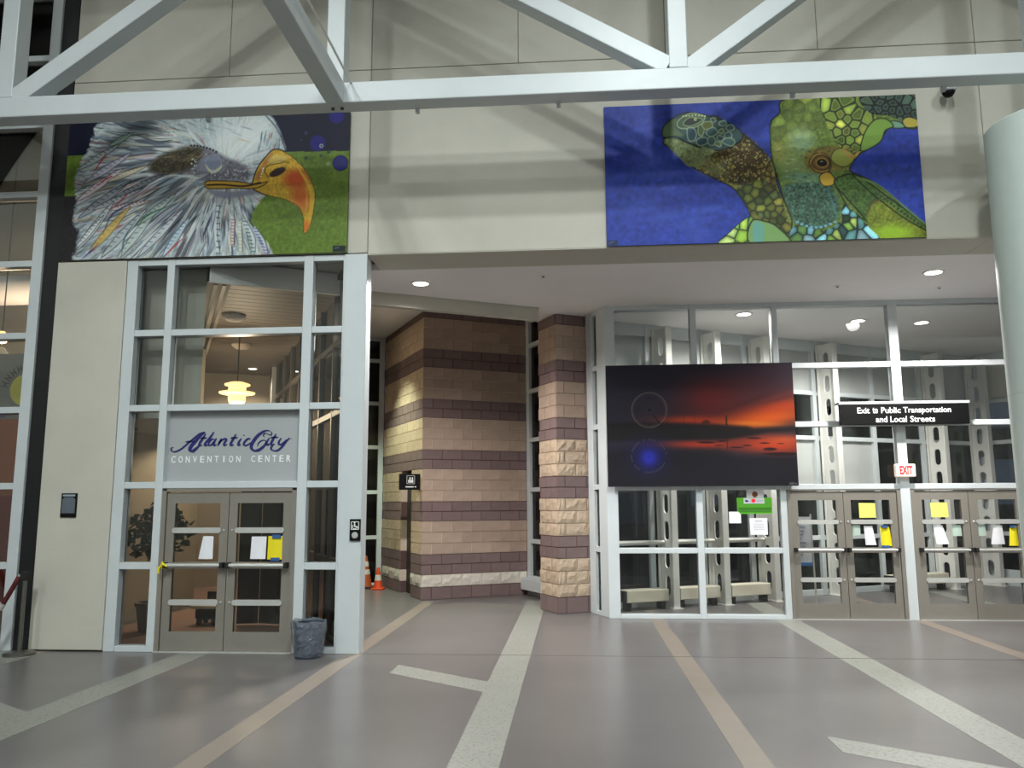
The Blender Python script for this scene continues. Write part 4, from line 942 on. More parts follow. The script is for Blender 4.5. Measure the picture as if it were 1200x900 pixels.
    c.poly(R((330, 420), (360, 370), (420, 370), (450, 420), (430, 470), (370, 470)), (146, 116, 50), 1, .8, line=(46, 34, 20), lw=1.1)
    for i in range(70):
        x, y = rg.uniform(940, 1002), rg.uniform(172, 206); c.blob(x, y, rg.uniform(.8, 2.2), rg.uniform(.6, 1.4), [(160, 134, 60), (90, 70, 34), (128, 130, 56), (60, 48, 26)][rg.randint(4)], .55, .4, rg.uniform(-1, 1))
    c.poly(R((345, 425), (370, 385), (415, 380), (445, 415), (425, 455), (375, 455)), (112, 82, 40), 1, .8, line=(40, 28, 16), lw=1.2)
    c.poly(R((368, 415), (390, 395), (420, 400), (432, 425), (412, 442), (382, 438)), (26, 20, 16), 1, .8, line=(176, 146, 74), lw=1.0); c.blob(880+398*.2112, 105+412*.2112, 1.6, 1, (130, 122, 104), 1, .4)
    for k in range(5): c.stroke(R((335+k*6, 400-k*12), (370+k*12, 350-k*6), (430+k*12, 345-k*2)), 1, (84, 66, 30), .6, True)
    c.poly(R((385, 495), (430, 470), (465, 500), (460, 540), (405, 545)), (188, 152, 56), 1, .8, line=ol)
    c.poly(R((470, 350), (520, 340), (580, 380), (550, 430), (500, 440), (450, 400)), (142, 152, 70), .9, 1, line=(50, 54, 26)); c.stroke(R((520, 340), (560, 390), (600, 360)), 3, (184, 130, 66), .8)
    # flipper
    c.poly(R((465, 520), (560, 480), (640, 520), (760, 610), (880, 700), (965, 780), (965, 860), (690, 860), (650, 760), (600, 690), (520, 600)), (66, 92, 42), 1, .8, line=ol, lw=1.4, tex=.12)
    c.poly(R((640, 740), (680, 640), (760, 640), (850, 720), (965, 790), (965, 870), (690, 870)), (112, 122, 40), .95, 2, tex=.1); c.blob(880+780*.2112, 105+800*.2112, 22, 9, (148, 186, 44), .8, 1)
    c.stroke(R((560, 480), (640, 560), (720, 630), (840, 720), (960, 790)), 1.6, (24, 34, 16), 1); c.stroke(R((590, 500), (700, 540), (820, 640), (960, 760)), 2.6, (96, 126, 64), .8)
    for k in range(14): c.blob(880+(700+k*18)*.2112, 105+(590+k*13.5)*.2112, 1.3, 1, (30, 44, 22), .9, .3)
    c.stroke(R((640, 700), (670, 640), (720, 620)), 2, (90, 70, 46), .9); c.stroke(R((480, 560), (540, 660), (620, 730)), 1.8, (28, 40, 18), 1)
    # pebbled chest
    c.cells(R((260, 860), (250, 760), (400, 790), (490, 740), (520, 640), (600, 720), (650, 770), (690, 860)), 60, [(120, 176, 190), (96, 150, 150), (104, 140, 60), (150, 190, 200), (80, 112, 60), (160, 180, 90)], (24, 40, 36), .8, 1, 9)
    for k in range(9): c.blob(880+(260+k*26)*.2112, 105+(745+28*math.sin(k*.4))*.2112, 2, 1.4, (110, 160, 180), .95, .3)
    for k in range(14): c.blob(880+(430+k*4)*.2112, 105+(565+k*12)*.2112, 1.2, 1.2, (70, 110, 110), .9, .3)
    c.poly(R((0, 860), (10, 740), (80, 740), (150, 770), (220, 860)), (116, 150, 90), 1, .8, line=ol, lw=1.4); c.poly(R((20, 860), (20, 750), (75, 760), (70, 860)), (96, 150, 140), .9, 1)
    c.poly([(711.5, 283.8), (723.5, 283.4), (723.5, 289.4), (711.5, 289.9)], (34, 44, 74), 1, .4, sm=False); c.stroke([(713, 287), (719, 285)], .8, (120, 130, 160), .8)
    return c
print_panel('turtle_mural', 'printed mural of two green sea turtles on deep blue', 'mural', turtle(), .41, 3.89, 4.458, 6.125, YA-.012, .02, 1.12)

# ---- sunset photograph
def sunset():
    c = Canvas((709, 427.5), (928, 423.5), (935, 568.5), (712.5, 570.5), 330, 216); rg = np.random.RandomState(8)
    P = lambda *p: [(700+a*.2042, 415+b*.2042) for a, b in p]; sl = (slice(None), slice(None))
    x = (c.X-709)/222; y = (c.Y-425)/145
    c.C[:] = (42, 40, 54)
    def glow(cx, cy, rx, ry, col, al, rot=0):
        X, Y = c.X-(700+cx*.2042), c.Y-(415+cy*.2042); cs, sn = math.cos(rot), math.sin(rot)
        g = np.exp(-(((X*cs+Y*sn)/(rx*.2042))**2+((-X*sn+Y*cs)/(ry*.2042))**2)); c.blend(sl, g*al, col)
    glow(650, 260, 170, 110, (120, 36, 36), .85); glow(800, 220, 330, 120, (96, 34, 36), .5, -.3); glow(1000, 320, 260, 80, (176, 58, 28), .85, -.28); glow(960, 370, 230, 44, (224, 96, 30), .95, -.12)
    glow(560, 380, 210, 26, (190, 66, 36), .9); glow(1090, 300, 120, 30, (200, 70, 26), .5, -.25); glow(900, 398, 150, 16, (236, 130, 44), .8, .02); glow(900, 260, 220, 20, (60, 26, 34), .5, -.35); glow(1060, 250, 140, 14, (70, 30, 34), .5, -.25)
    # reflection
    glow(1000, 520, 230, 52, (206, 70, 38), .95, .04); glow(600, 520, 230, 26, (184, 60, 40), .9); glow(1080, 490, 120, 26, (214, 92, 50), .7)
    c.poly(P((20, 395), (380, 395), (700, 405), (860, 415), (900, 428), (1140, 415), (1145, 440), (980, 448), (880, 470), (740, 490), (450, 492), (20, 500)), (32, 29, 30), .96, 2.2, sm=False)
    c.poly(P((20, 555), (420, 545), (700, 552), (800, 590), (950, 580), (1145, 585), (1160, 770), (20, 770)), (33, 31, 37), .92, 5, sm=False)
    for cx, cy, w_, h in ((630, 507, 50, 6), (715, 500, 30, 4), (860, 524, 26, 4), (960, 510, 30, 4), (990, 545, 38, 9), (900, 482, 40, 5), (800, 535, 40, 4), (1050, 512, 20, 3), (1060, 572, 100, 9), (700, 525, 24, 3)):
        c.blob(700+cx*.2042, 415+cy*.2042, w_*.2042, h*.2042, (44, 26, 28), .95, .5)
    c.poly(P((600, 395), (625, 378), (650, 388), (640, 398)), (54, 30, 28), .8, 1); c.stroke(P((742, 355), (744, 408)), 1.6, (30, 22, 22), .95, sm=False); c.stroke(P((748, 490), (748, 545)), 1.4, (60, 26, 26), .8, sm=False)
    for xx in (500, 560): c.stroke(P((xx, 330), (xx+2, 400)), .8, (70, 34, 34), .5, sm=False)
    # wheel with rim lights, its reflection
    wx, wy = 700+300*.2042, 415+320*.2042
    c.ring(wx, wy, 20.6, 1.1, (128, 112, 106), .75); c.ring(wx, wy, 18.6, .6, (86, 78, 82), .5)
    for k in range(22):
        t = k*2*math.pi/22; c.stroke([(wx, wy), (wx+19*math.cos(t), wy+19*math.sin(t))], .5, (66, 60, 68), .6, sm=False)
    c.blob(wx, wy, 2, 2, (24, 24, 30), 1, .4); c.stroke(P((320, 350), (375, 412)), 1.4, (26, 24, 28), .9)
    rx, ry = 700+298*.2042, 415+590*.2042
    glow(298, 590, 100, 95, (30, 30, 110), .75); glow(298, 595, 40, 40, (52, 62, 220), .95)
    for k in range(26):
        t = k*2*math.pi/26; c.stroke([(rx, ry), (rx+19*math.cos(t), ry+19*math.sin(t))], .6, (40, 42, 130), .5, sm=False)
    for k in range(40):
        t = k*2*math.pi/40
        if rg.rand() < .65: c.blob(rx+20.5*math.cos(t), ry-1+19*math.sin(t), .7, 1.3, (112, 106, 106), .5, .6)
    c.stroke(P((1100, 742), (1140, 740)), 1, (150, 150, 150), .8, sm=False); c.stroke(P((1102, 735), (1125, 734)), .8, (120, 120, 120), .8, sm=False)
    return c
m_photo = colattr('photo_print', .45, spec=.2)
sp = print_panel('sunset_picture', 'large dark sunset photograph with ferris wheel hung before the vestibule glazing', 'picture', sunset(), .475, 3.1, 1.815, 3.545, YC-.06, .05, .72, edge=m_white2, mt=m_photo)
for xx in (.8, 2.8):
    part(sp, 'wall_bracket', Bx(xx, xx+.06, YC-.06, YC+.0, 1.80, 1.83), m_white2); part(sp, 'wall_bracket', Bx(xx, xx+.06, YC-.06, YC, 3.5, 3.53), m_white2)

# ------------------------------------------------------------------ lettering
def text_mb(s, F, x0, x1, zb, h, depth=.004, space=1.0, shear=0, bold=0, widthfit=True):
    cu = bpy.data.curves.new('lettering', 'FONT'); cu.body = s; cu.size = 1; cu.extrude = 0; cu.space_character = space; cu.shear = shear; cu.offset = bold; cu.resolution_u = 3
    o = bpy.data.objects.new('tmp', cu); COL.objects.link(o); bpy.context.view_layer.update()
    dg = bpy.context.evaluated_depsgraph_get(); me = bpy.data.meshes.new_from_object(o.evaluated_get(dg))
    vs = [v.co.copy() for v in me.vertices]; fs = [tuple(p.vertices) for p in me.polygons]
    bpy.data.objects.remove(o); bpy.data.curves.remove(cu); bpy.data.meshes.remove(me)
    ax, bx = min(v.x for v in vs), max(v.x for v in vs); az, bz = min(v.y for v in vs), max(v.y for v in vs)
    sx = (x1-x0)/(bx-ax); sz = h/(bz-az) if h else sx
    b = MB(); b.add([F.P(x0+(v.x-ax)*sx, 0, zb+(v.y-az)*sz) for v in vs], fs)
    n = len(b.v); b.v += [tuple(Vector(p)-F.ey*depth) for p in b.v]; fs2 = [tuple(i+n for i in f[::-1]) for f in b.f]
    ed = {}
    for f in fs:
        for i in range(len(f)):
            e = (f[i], f[(i+1) % len(f)]); ed[e] = 1
    side = [(e[0], e[1], e[1]+n, e[0]+n) for e in ed if (e[1], e[0]) not in ed]
    b.f += fs2+side; b.m += [0]*(len(fs2)+len(side)); return b

# grey convention centre panel lettering
sg = root('entrance_lettering', (-3.9, YA+.085, 2.04), 'navy script and white capitals on the grey panel over the door', 'sign')
def script_strokes():
    st = []
    A = lambda w, *p: st.append((w, p))
    A(13, (124, 306), (106, 314), (110, 336), (138, 345), (188, 322), (250, 268), (312, 212), (345, 186), (380, 177))
    A(26, (380, 177), (340, 214), (298, 264), (266, 308), (264, 336), (288, 340), (318, 316), (338, 296))
    A(16, (222, 262), (258, 257), (300, 259))
    A(17, (388, 192), (364, 236), (340, 276), (342, 294), (362, 288)); A(18, (346, 232), (372, 229), (398, 227))
    A(17, (456, 178), (426, 226), (388, 276), (388, 295), (410, 288))
    A(14, (468, 240), (446, 238), (420, 264), (416, 290), (434, 292), (462, 258)); A(16, (480, 233), (460, 270), (460, 294), (482, 286))
    A(16, (524, 235), (508, 264), (494, 297)); A(15, (500, 278), (530, 246), (556, 236), (562, 248), (545, 280), (548, 296), (570, 286))
    A(17, (642, 198), (618, 244), (600, 282), (604, 296), (624, 288)); A(18, (596, 233), (626, 230), (656, 228))
    A(16, (686, 236), (666, 272), (664, 295), (684, 286)); A(15, (704, 204), (710, 212))
    A(15, (762, 246), (752, 236), (728, 250), (708, 282), (718, 297), (744, 290), (768, 272))
    A(9, (880, 226), (866, 212), (884, 194), (914, 204), (932, 210), (936, 188), (912, 170))
    A(24, (912, 170), (872, 176), (822, 214), (784, 268), (772, 314), (796, 342), (840, 334), (880, 300), (894, 272))
    A(9, (894, 272), (884, 254), (856, 256), (832, 276), (822, 304))
    A(16, (918, 234), (898, 272), (902, 295), (922, 286))
    A(17, (972, 200), (950, 246), (934, 282), (940, 296), (962, 286)); A(18, (926, 233), (958, 230), (990, 228))
    A(16, (1016, 236), (998, 270), (1002, 293), (1030, 284), (1062, 250))
    A(16, (1084, 236), (1056, 270), (1020, 318), (984, 344), (946, 338), (934, 316), (950, 306)); A(8, (1084, 238), (1102, 246))
    return st
b = MB()
sk = .14167; pxw = (3.085-4.64)/(185-350.0)
def to_panel(x, z):
    X = 185+x*sk; Yp = 480+z*sk
    return (-4.61+(X-199.5)*(4.61-3.19)/(341.5-199.5), 2.21+(528-Yp)*(.00935))
LET = [3, 2, 1, 2, 2, 2, 2, 1, 3, 1, 2, 3]     # strokes per letter
ss = script_strokes(); si = 0
for cnt in LET:
    b = MB()
    for w, pts in ss[si:si+cnt]:
        q = Canvas.smooth([to_panel(*p) for p in pts], 5); n = len(q); top = []; bot = []
        for i in range(n):
            d = q[min(i+1, n-1)]-q[max(i-1, 0)]; d = d/max(np.hypot(*d), 1e-9)
            nib = abs(d[0]*math.sin(-.35)-d[1]*math.cos(-.35))
            ww = w*sk*.0096*.58*(.42+.58*nib)*(min(1, .45+2.2*min(i, n-1-i)/n)); nn = np.array((-d[1], d[0]))*ww
            top.append(q[i]+nn); bot.append(q[i]-nn)
        Fp = Fr((0, YA+.083, 0)); rb = list(map(tuple, top))+list(map(tuple, bot[::-1])); m = len(rb)
        vs = [Fp.P(a, 0, c) for a, c in rb]+[Fp.P(a, .006, c) for a, c in rb]
        b.add(vs, [(i, i+1, m-2-i, m-1-i) for i in range(n-1)]+[(m+m-1-i, m+m-2-i, m+i+1, m+i) for i in range(n-1)]+[(i, m+i, m+(i+1) % m, (i+1) % m) for i in range(m)])
    part(sg, 'script_letter', b, m_navy); si += cnt
for wd, x0, x1 in (('CONVENTION', -4.60, -3.78), ('CENTER', -3.66, -3.195)):
    st = (x1-x0)/(len(wd)-.35)
    for k, chx in enumerate(wd):
        wl = st*(.18 if chx == 'I' else .58); part(sg, 'capital_letter', text_mb(chx, Fr((0, YA+.09, 0)), x0+st*k+(st*.65-wl)/2, x0+st*k+(st*.65+wl)/2, 2.075, .075, bold=.012), m_whitel)

# overhead direction sign
es = root('direction_sign', (4.56, YC-.15, 2.65), 'black hanging sign reading exit to public transportation and local streets', 'sign')
FE = Fr((0, YC-.18, 0))
part(es, 'sign_board', Bx(3.7, 5.42, YC-.18, YC-.1, 2.645, 2.93), m_blackg, bev=.004)
part(es, 'top_rail', Bx(3.69, 5.43, YC-.19, YC-.0, 2.93, 2.965), m_white2)
for wd, x0, x1, zb, hh in (('Exit', 3.93, 4.095, 2.80, .082), ('to', 4.135, 4.205, 2.80, .078), ('Public', 4.25, 4.51, 2.80, .082), ('Transportation', 4.545, 5.18, 2.78, .102),
                           ('and', 4.17, 4.325, 2.675, .082), ('Local', 4.365, 4.585, 2.675, .082), ('Streets', 4.63, 4.96, 2.675, .082)):
    part(es, 'word', text_mb(wd, FE, x0, x1, zb, hh, bold=.012), m_whitel)
ex = root('exit_sign', (4.565, YC-.04, 1.93), 'small glowing red exit sign on the white door mullion', 'sign')
part(ex, 'sign_box', Bx(4.43, 4.69, YC-.09, YC-.0, 1.93, 2.105), m_exitglow, bev=.01)
part(ex, 'lettering', text_mb('EXIT', Fr((0, YC-.091, 0)), 4.475, 4.645, 1.962, .115, bold=.03), m_exitred)

# corridor blade sign
bs = P0 + V*.1
F9 = Fr(bs, -U, V)
rr = root('blade_sign', bs - U*.17 + Z*1.82, 'small black pictogram sign projecting from the block wall', 'sign')
part(rr, 'sign_board', MB().box(0, .36, 0, .06, 1.82, 2.09, F=F9), m_blackg, bev=.004)
part(rr, 'pictogram', MB().box(.1, .24, -.004, 0, 1.92, 1.925, F=F9).box(.1, .24, -.004, 0, 2.055, 2.06, F=F9).box(.1, .105, -.004, 0, 1.92, 2.06, F=F9).box(.235, .24, -.004, 0, 1.92, 2.06, F=F9)
     .box(.125, .155, -.004, 0, 1.94, 1.99, F=F9).box(.16, .19, -.004, 0, 1.94, 1.99, F=F9).box(.195, .215, -.004, 0, 1.94, 1.99, F=F9).box(.13, .15, -.004, 0, 1.995, 2.03, F=F9).box(.17, .195, -.004, 0, 1.995, 2.03, F=F9), m_whitel)
part(rr, 'lettering', MB().box(.07, .1, -.004, 0, 1.862, 1.88, F=F9).box(.115, .26, -.004, 0, 1.862, 1.88, F=F9), m_whitel)

# accessible door button plate on the post
ad = root('access_button', (-2.4, YA-.01, 1.21), 'black accessibility plate with round push button on the white post', 'button')
ya = YA-.01
part(ad, 'plate', Bx(-2.465, -2.345, ya-.02, ya, 1.20, 1.435), m_blackg, bev=.003)
b = MB(); x0, x1, z0, z1 = -2.45, -2.36, 1.32, 1.41
for bb in ((x0, x1, z0, z0+.008), (x0, x1, z1-.008, z1), (x0, x0+.008, z0, z1), (x1-.008, x1, z0, z1)): b.box(bb[0], bb[1], ya-.023, ya-.02, bb[2], bb[3])
b.lathe((0, 0, 0), [(.009, 0), (.009, .003)], 12, F=Fr((-2.41, ya-.02, 1.395), (1, 0, 0), (0, 0, 1), (0, -1, 0)))
b.prism([(-2.416, 1.385), (-2.404, 1.385), (-2.402, 1.36), (-2.38, 1.36), (-2.37, 1.335), (-2.378, 1.331), (-2.386, 1.35), (-2.414, 1.35)], ya-.023, ya-.02)
b.prism([(-2.41+.026*math.cos(t), 1.352+.026*math.sin(t)) for t in np.linspace(2.2, 5.9, 10)]+[(-2.41+.019*math.cos(t), 1.352+.019*math.sin(t)) for t in np.linspace(5.9, 2.2, 10)], ya-.023, ya-.02)
part(ad, 'wheelchair_symbol', b, m_whitel)
part(ad, 'push_button', MB().lathe((0, 0, 0), [(.035, 0), (.035, .008), (.028, .014)], 20, F=Fr((-2.405, ya-.02, 1.26), (1, 0, 0), (0, 0, 1), (0, -1, 0))), m_steel)

# plaque on pier
pq = root('wall_plaque', (-5.72, YA-.01, 1.47), 'small dark framed plaque on the pale pier', 'plaque')
part(pq, 'frame', Bx(-5.81, -5.625, ya-.015, ya, 1.465, 1.735), m_blackg, bev=.003)
part(pq, 'title_band', Bx(-5.79, -5.645, ya-.018, ya-.015, 1.70, 1.72), mat('plaque_title', (150, 160, 168), .5))
part(pq, 'inscription', MB().prism([(-5.795, 1.51), (-5.64, 1.51), (-5.64, 1.665), (-5.665, 1.69), (-5.77, 1.69), (-5.795, 1.665)], ya-.018, ya-.015), mat('plaque_text_field', (92, 100, 110), .5, var=.15, vscale=60))

# security camera
sc = root('security_camera', (4.2, YA, 6.13), 'white dome security camera on the beige wall beside the turtle mural', 'camera')
part(sc, 'mount', MB().tube([(4.2, YA, 6.2), (4.2, YA-.12, 6.2), (4.2, YA-.14, 6.16)], .022, 10), m_white2)
part(sc, 'housing', MB().lathe((4.2, YA-.14, 6.08), [(.075, 0), (.08, .03), (.07, .07), (.03, .09)], 20), m_white2, smooth=True)
part(sc, 'dome', MB().lathe((4.2, YA-.14, 6.08), [(.0, -.06), (.04, -.05), (.062, -.02), (.066, 0)], 20), m_blackg, smooth=True)

# ------------------------------------------------------------------ papers on the doors and glazing
def sheet(name, pts, y, m, label, cat='paper', group=None, tapes=(), curl=.012, extra=None):
    xs_ = [p[0] for p in pts]; zs_ = [p[1] for p in pts]
    r = root(name, (sum(xs_)/len(xs_), y, min(zs_)), label, cat, group)
    n = 5; b = MB(); vs = []
    for i in range(n+1):                       # bilinear curl between first edge (bottom) and top
        for j in range(n+1):
            u_, v_ = i/n, j/n
            p = [(1-u_)*(1-v_)*pts[0][k]+u_*(1-v_)*pts[1][k]+u_*v_*pts[2][k]+(1-u_)*v_*pts[3][k] for k in (0, 1)]
            vs.append((p[0], y-.003-curl*math.sin(math.pi*u_)*(1-v_*.6), p[1]))
    fs = [(i*(n+1)+j, (i+1)*(n+1)+j, (i+1)*(n+1)+j+1, i*(n+1)+j+1) for i in range(n) for j in range(n)]
    N = len(vs); vs2 = [(p[0], p[1]+.0015, p[2]) for p in vs]
    b.add(vs+vs2, fs+[tuple(i+N for i in f[::-1]) for f in fs])
    sh = part(r, 'sheet', b, m)
    for t in tapes: part(sh, 'tape', Bx(t[0], t[1], y-.009-curl, y-.001, t[2], t[3]), m_blue)
    if extra: extra(r)
    return r
yl = yd+.018; G1 = 'sheets taped to the glass doors'
sheet('paper_sheet', [(-4.20, 1.0), (-4.035, 1.0), (-4.035, 1.25), (-4.155, 1.25)], yl, m_paper, 'folded white sheet taped on the door leaf with yellow tape on its bar', group=G1, curl=.02)
sheet('paper_sheet', [(-3.605, 1.0), (-3.43, 1.0), (-3.425, 1.245), (-3.595, 1.245)], yl, m_paper, 'white sheet taped beside the yellow sheet with blue tape', group=G1)
sheet('paper_sheet', [(-3.41, .995), (-3.215, .995), (-3.21, 1.25), (-3.405, 1.25)], yl, m_yellow, 'bright yellow sheet held by blue tape near the grey lined bin', group=G1, tapes=((-3.355, -3.26, 1.225, 1.265), (-3.365, -3.265, .98, 1.015)))
yr = yd2+.018
sheet('paper_sheet', [(3.94, 1.37), (4.165, 1.37), (4.165, 1.57), (3.94, 1.575)], yr, m_pale_y, 'pale yellow sheet high on the door pair nearer the sunset picture', group=G1)
sheet('paper_sheet', [(4.0, 1.0), (4.145, 1.0), (4.105, 1.26), (3.99, 1.26)], yr, m_paper, 'white slanted sheet below a pale yellow one, door pair nearer the sunset picture', group=G1, curl=.02)
sheet('paper_sheet', [(4.215, .985), (4.36, .985), (4.33, 1.25), (4.205, 1.25)], yr, m_yellow, 'crumpled bright yellow sheet on the door pair nearer the sunset picture', group=G1, curl=.03, tapes=((4.225, 4.30, 1.235, 1.265), (4.215, 4.31, .965, .995)))
sheet('paper_sheet', [(3.835, 1.13), (3.94, 1.13), (3.94, 1.27), (3.84, 1.27)], yr, m_paleg, 'small pale green sheet on the door pair nearer the sunset picture', group=G1)
sheet('paper_sheet', [(4.905, 1.375), (5.135, 1.375), (5.13, 1.575), (4.90, 1.575)], yr, m_pale_y, 'pale yellow sheet high on the door pair nearer the round column', group=G1)
sheet('paper_sheet', [(4.945, 1.01), (5.115, 1.01), (5.04, 1.265), (4.915, 1.265)], yr, m_paper, 'white slanted sheet below a pale yellow one, door pair nearer the round column', group=G1, curl=.02)
sheet('paper_sheet', [(5.17, 1.12), (5.29, 1.12), (5.285, 1.27), (5.165, 1.27)], yr, m_paleg, 'small pale green sheet on the same door leaf as the column-side pale yellow sheet', group=G1)
sheet('paper_sheet', [(5.515, 1.12), (5.61, 1.12), (5.605, 1.27), (5.51, 1.27)], yr, m_paleg, 'small pale green sheet on the leaf beside the round column', group=G1)
sheet('paper_sheet', [(5.665, 1.01), (5.845, 1.01), (5.825, 1.265), (5.715, 1.265)], yr, m_paper, 'white slanted sheet on the leaf beside the round column', group=G1, curl=.02)
sheet('paper_sheet', [(5.90, .99), (6.025, .99), (6.015, 1.24), (5.925, 1.25)], yr, m_yellow, 'crumpled bright yellow sheet on the leaf beside the round column', group=G1, curl=.03, tapes=((5.925, 5.99, 1.235, 1.26),))
yg = YC+.066
def greenx(r):
    part(r, 'print_band', Bx(2.30, 2.75, yg-.012, yg-.0045, 1.455, 1.515), m_dgreen)
    part(r, 'header_card', Bx(2.375, 2.66, yg-.014, yg-.0045, 1.57, 1.65), m_paper)
    part(r, 'logo', MB().prism([(2.39, 1.612), (2.41, 1.625), (2.43, 1.615), (2.445, 1.605), (2.42, 1.59), (2.40, 1.6)], yg-.016, yg-.014), m_navy)
    part(r, 'red_mark', MB().lathe((0, 0, 0), [(.012, 0), (.028, 0), (.028, .002), (.012, .002)], 14, F=Fr((2.51, yg-.014, 1.612), (1, 0, 0), (0, 0, 1), (0, -1, 0))), m_exitred)
    for zz in (1.6, 1.615): part(r, 'print_line', Bx(2.55, 2.645, yg-.016, yg-.014, zz, zz+.006), m_grayp)
sheet('green_notice', [(2.285, 1.43), (2.765, 1.43), (2.765, 1.655), (2.28, 1.655)], yg, m_green, 'bright green notice with white header card on the vestibule glazing', 'notice', curl=.002, extra=greenx)
sheet('paper_sheet', [(2.165, 1.30), (2.33, 1.30), (2.33, 1.46), (2.165, 1.46)], yg, m_paper, 'small square white sheet below the green notice', group='sheets on the vestibule glazing', curl=.002)
def lines(r):
    part(r, 'print_line', Bx(2.52, 2.62, yg-.0075, yg-.005, 1.325, 1.337), m_grayp)
    for k in range(4): part(r, 'print_line', Bx(2.50, 2.64, yg-.0075, yg-.005, 1.285-.025*k, 1.289-.025*k), m_grayp)
sheet('paper_sheet', [(2.45, 1.14), (2.69, 1.14), (2.69, 1.37), (2.445, 1.37)], yg, m_paper, 'white printed letter below the green notice', group='sheets on the vestibule glazing', curl=.002, extra=lines)
sheet('paper_sheet', [(2.42, 1.66), (2.655, 1.66), (2.655, 1.76), (2.42, 1.76)], yg, m_paper, 'white sheet with brown spot above the green notice', group='sheets on the vestibule glazing', curl=.002,
      extra=lambda r: part(r, 'brown_spot', MB().lathe((0, 0, 0), [(.04, 0), (.04, .002)], 14, F=Fr((2.535, yg-.006, 1.70), (1, 0, 0), (0, 0, 1), (0, -1, 0))), m_orangewall))
# tape on push bar
yt = root('tape_tie', (-4.56, yd-.06, .935), 'yellow caution tape knotted on the end of a push bar', 'tape')
part(yt, 'knot', MB().tube([(-4.565, yd-.06+.03*math.cos(t), .935+.03*math.sin(t)) for t in np.linspace(0, 6.2, 14)], .012, 6), m_yellow)
part(yt, 'tail', MB().tube([(-4.565, yd-.09, .935), (-4.60, yd-.095, .90), (-4.59, yd-.1, .85)], [.012, .014, .008], 6), m_yellow)
part(yt, 'tail', MB().tube([(-4.565, yd-.09, .935), (-4.54, yd-.1, .95), (-4.50, yd-.095, .925)], [.012, .014, .008], 6), m_yellow)

# poster stand behind the door
po = root('poster_stand', (3.5, 12.9, 0), 'easel stand with blue printed poster behind the glass door', 'poster stand')
part(po, 'board', Bx(3.28, 3.62, 12.9, 12.92, .62, 1.36), m_paper)
b = MB()
for k in range(9): b.box(3.32+.01*(k % 3), 3.48+.02*(k % 4), 12.893, 12.899, .78+k*.06, .80+k*.06)
part(po, 'print', b, mat('lavender_print', (158, 160, 190), .6))
part(po, 'blue_footer', Bx(3.28, 3.62, 12.89, 12.9, .62, .67), mat('blue_print', (50, 110, 180), .5))
part(po, 'pole', MB().tube([(3.66, 12.94, .01), (3.64, 12.94, 1.4)], .014, 8), m_steel)
part(po, 'foot', Bx(3.4, 3.85, 12.8, 13.1, 0.0, .012), m_steel)

# ------------------------------------------------------------------ waste bin with liner
m_bin = mat('dark_bin_plastic', (50, 56, 68), .5, var=.08)
m_ln = bpy.data.materials.new('clear_plastic_liner'); m_ln.use_nodes = True
_p = m_ln.node_tree.nodes['Principled BSDF']; _p.inputs['Base Color'].default_value = (.2, .23, .28, 1); _p.inputs['Roughness'].default_value = .12; _p.inputs['Alpha'].default_value = .5; _p.inputs['Specular IOR Level'].default_value = .9
_n = m_ln.node_tree.nodes.new('ShaderNodeTexNoise'); _n.inputs['Scale'].default_value = 9; _n.inputs['Distortion'].default_value = 1.5
_c = m_ln.node_tree.nodes.new('ShaderNodeTexCoord'); _b = m_ln.node_tree.nodes.new('ShaderNodeBump'); _b.inputs['Strength'].default_value = .9; _b.inputs['Distance'].default_value = .06
m_ln.node_tree.links.new(_c.outputs['Object'], _n.inputs['Vector']); m_ln.node_tree.links.new(_n.outputs[0], _b.inputs['Height']); m_ln.node_tree.links.new(_b.outputs[0], _p.inputs['Normal'])
tb = root('waste_bin', (-2.83, 8.62, 0), 'grey waste bin with clear plastic liner beside the door', 'bin')
bx_, by_ = -2.83, 8.62
tbb = part(tb, 'body', MB().lathe((bx_, by_, 0), [(.135, 0), (.16, .36), (.15, .36), (.128, .02), (.0, .02)], 28), m_bin, auto=50)
rg = random.Random(4); b = MB(); n = 44; prof = [(.15, .30), (.158, .365), (.172, .385), (.176, .37), (.172, .30), (.163, .2), (.152, .1), (.142, .025)]
vs = []
for i, (r_, z_) in enumerate(prof):
    for k in range(n):
        a = 2*math.pi*k/n; wv = .007*math.sin(a*6+i*1.3)+.006*math.sin(a*11-i*2.1)+rg.uniform(-.005, .006)
        vs.append((bx_+(r_+max(wv, -.003)+.004)*math.cos(a), by_+(r_+max(wv, -.003)+.004)*math.sin(a), z_+(.008*math.sin(a*5) if i in (2, 3) else 0)))
b.add(vs, [(i*n+k, i*n+(k+1) % n, (i+1)*n+(k+1) % n, (i+1)*n+k) for i in range(len(prof)-1) for k in range(n)])
part(tbb, 'liner', b, m_ln, smooth=True)

# ------------------------------------------------------------------ traffic cones
def cone(x, y, h, rb, label, m, bands, sq, tip):
    r = root('traffic_cone', (x, y, 0), label, 'cone', 'orange traffic cones at the corridor end')
    part(r, 'base', Bx(x-sq, x+sq, y-sq, y+sq, 0, .035), m if tip else m_rubber, bev=.012)
    rad = lambda z: rb+(.028-rb)*(z-.035)/(h-.035)
    bd = part(r, 'body', MB().lathe((x, y, 0), [(rad(.035), .035), (rad(h*.5), h*.5), (.028, h), (.02, h), (.0, h-.005)], 24), m, auto=40)
    for z0, z1 in bands: part(bd, 'reflective_band', MB().lathe((x, y, 0), [(rad(z0)+.003, z0), (rad(z1)+.003, z1)], 24), m_cband)
cone(-3.99, 15.42, .6, .125, 'tall worn traffic cone with two pale bands by the corridor glazing', m_dorange, ((.26, .35), (.41, .5)), .17, False)
cone(-3.69, 15.2, .40, .088, 'short bright orange traffic cone with one pale band', m_orange, ((.17, .27),), .115, True)

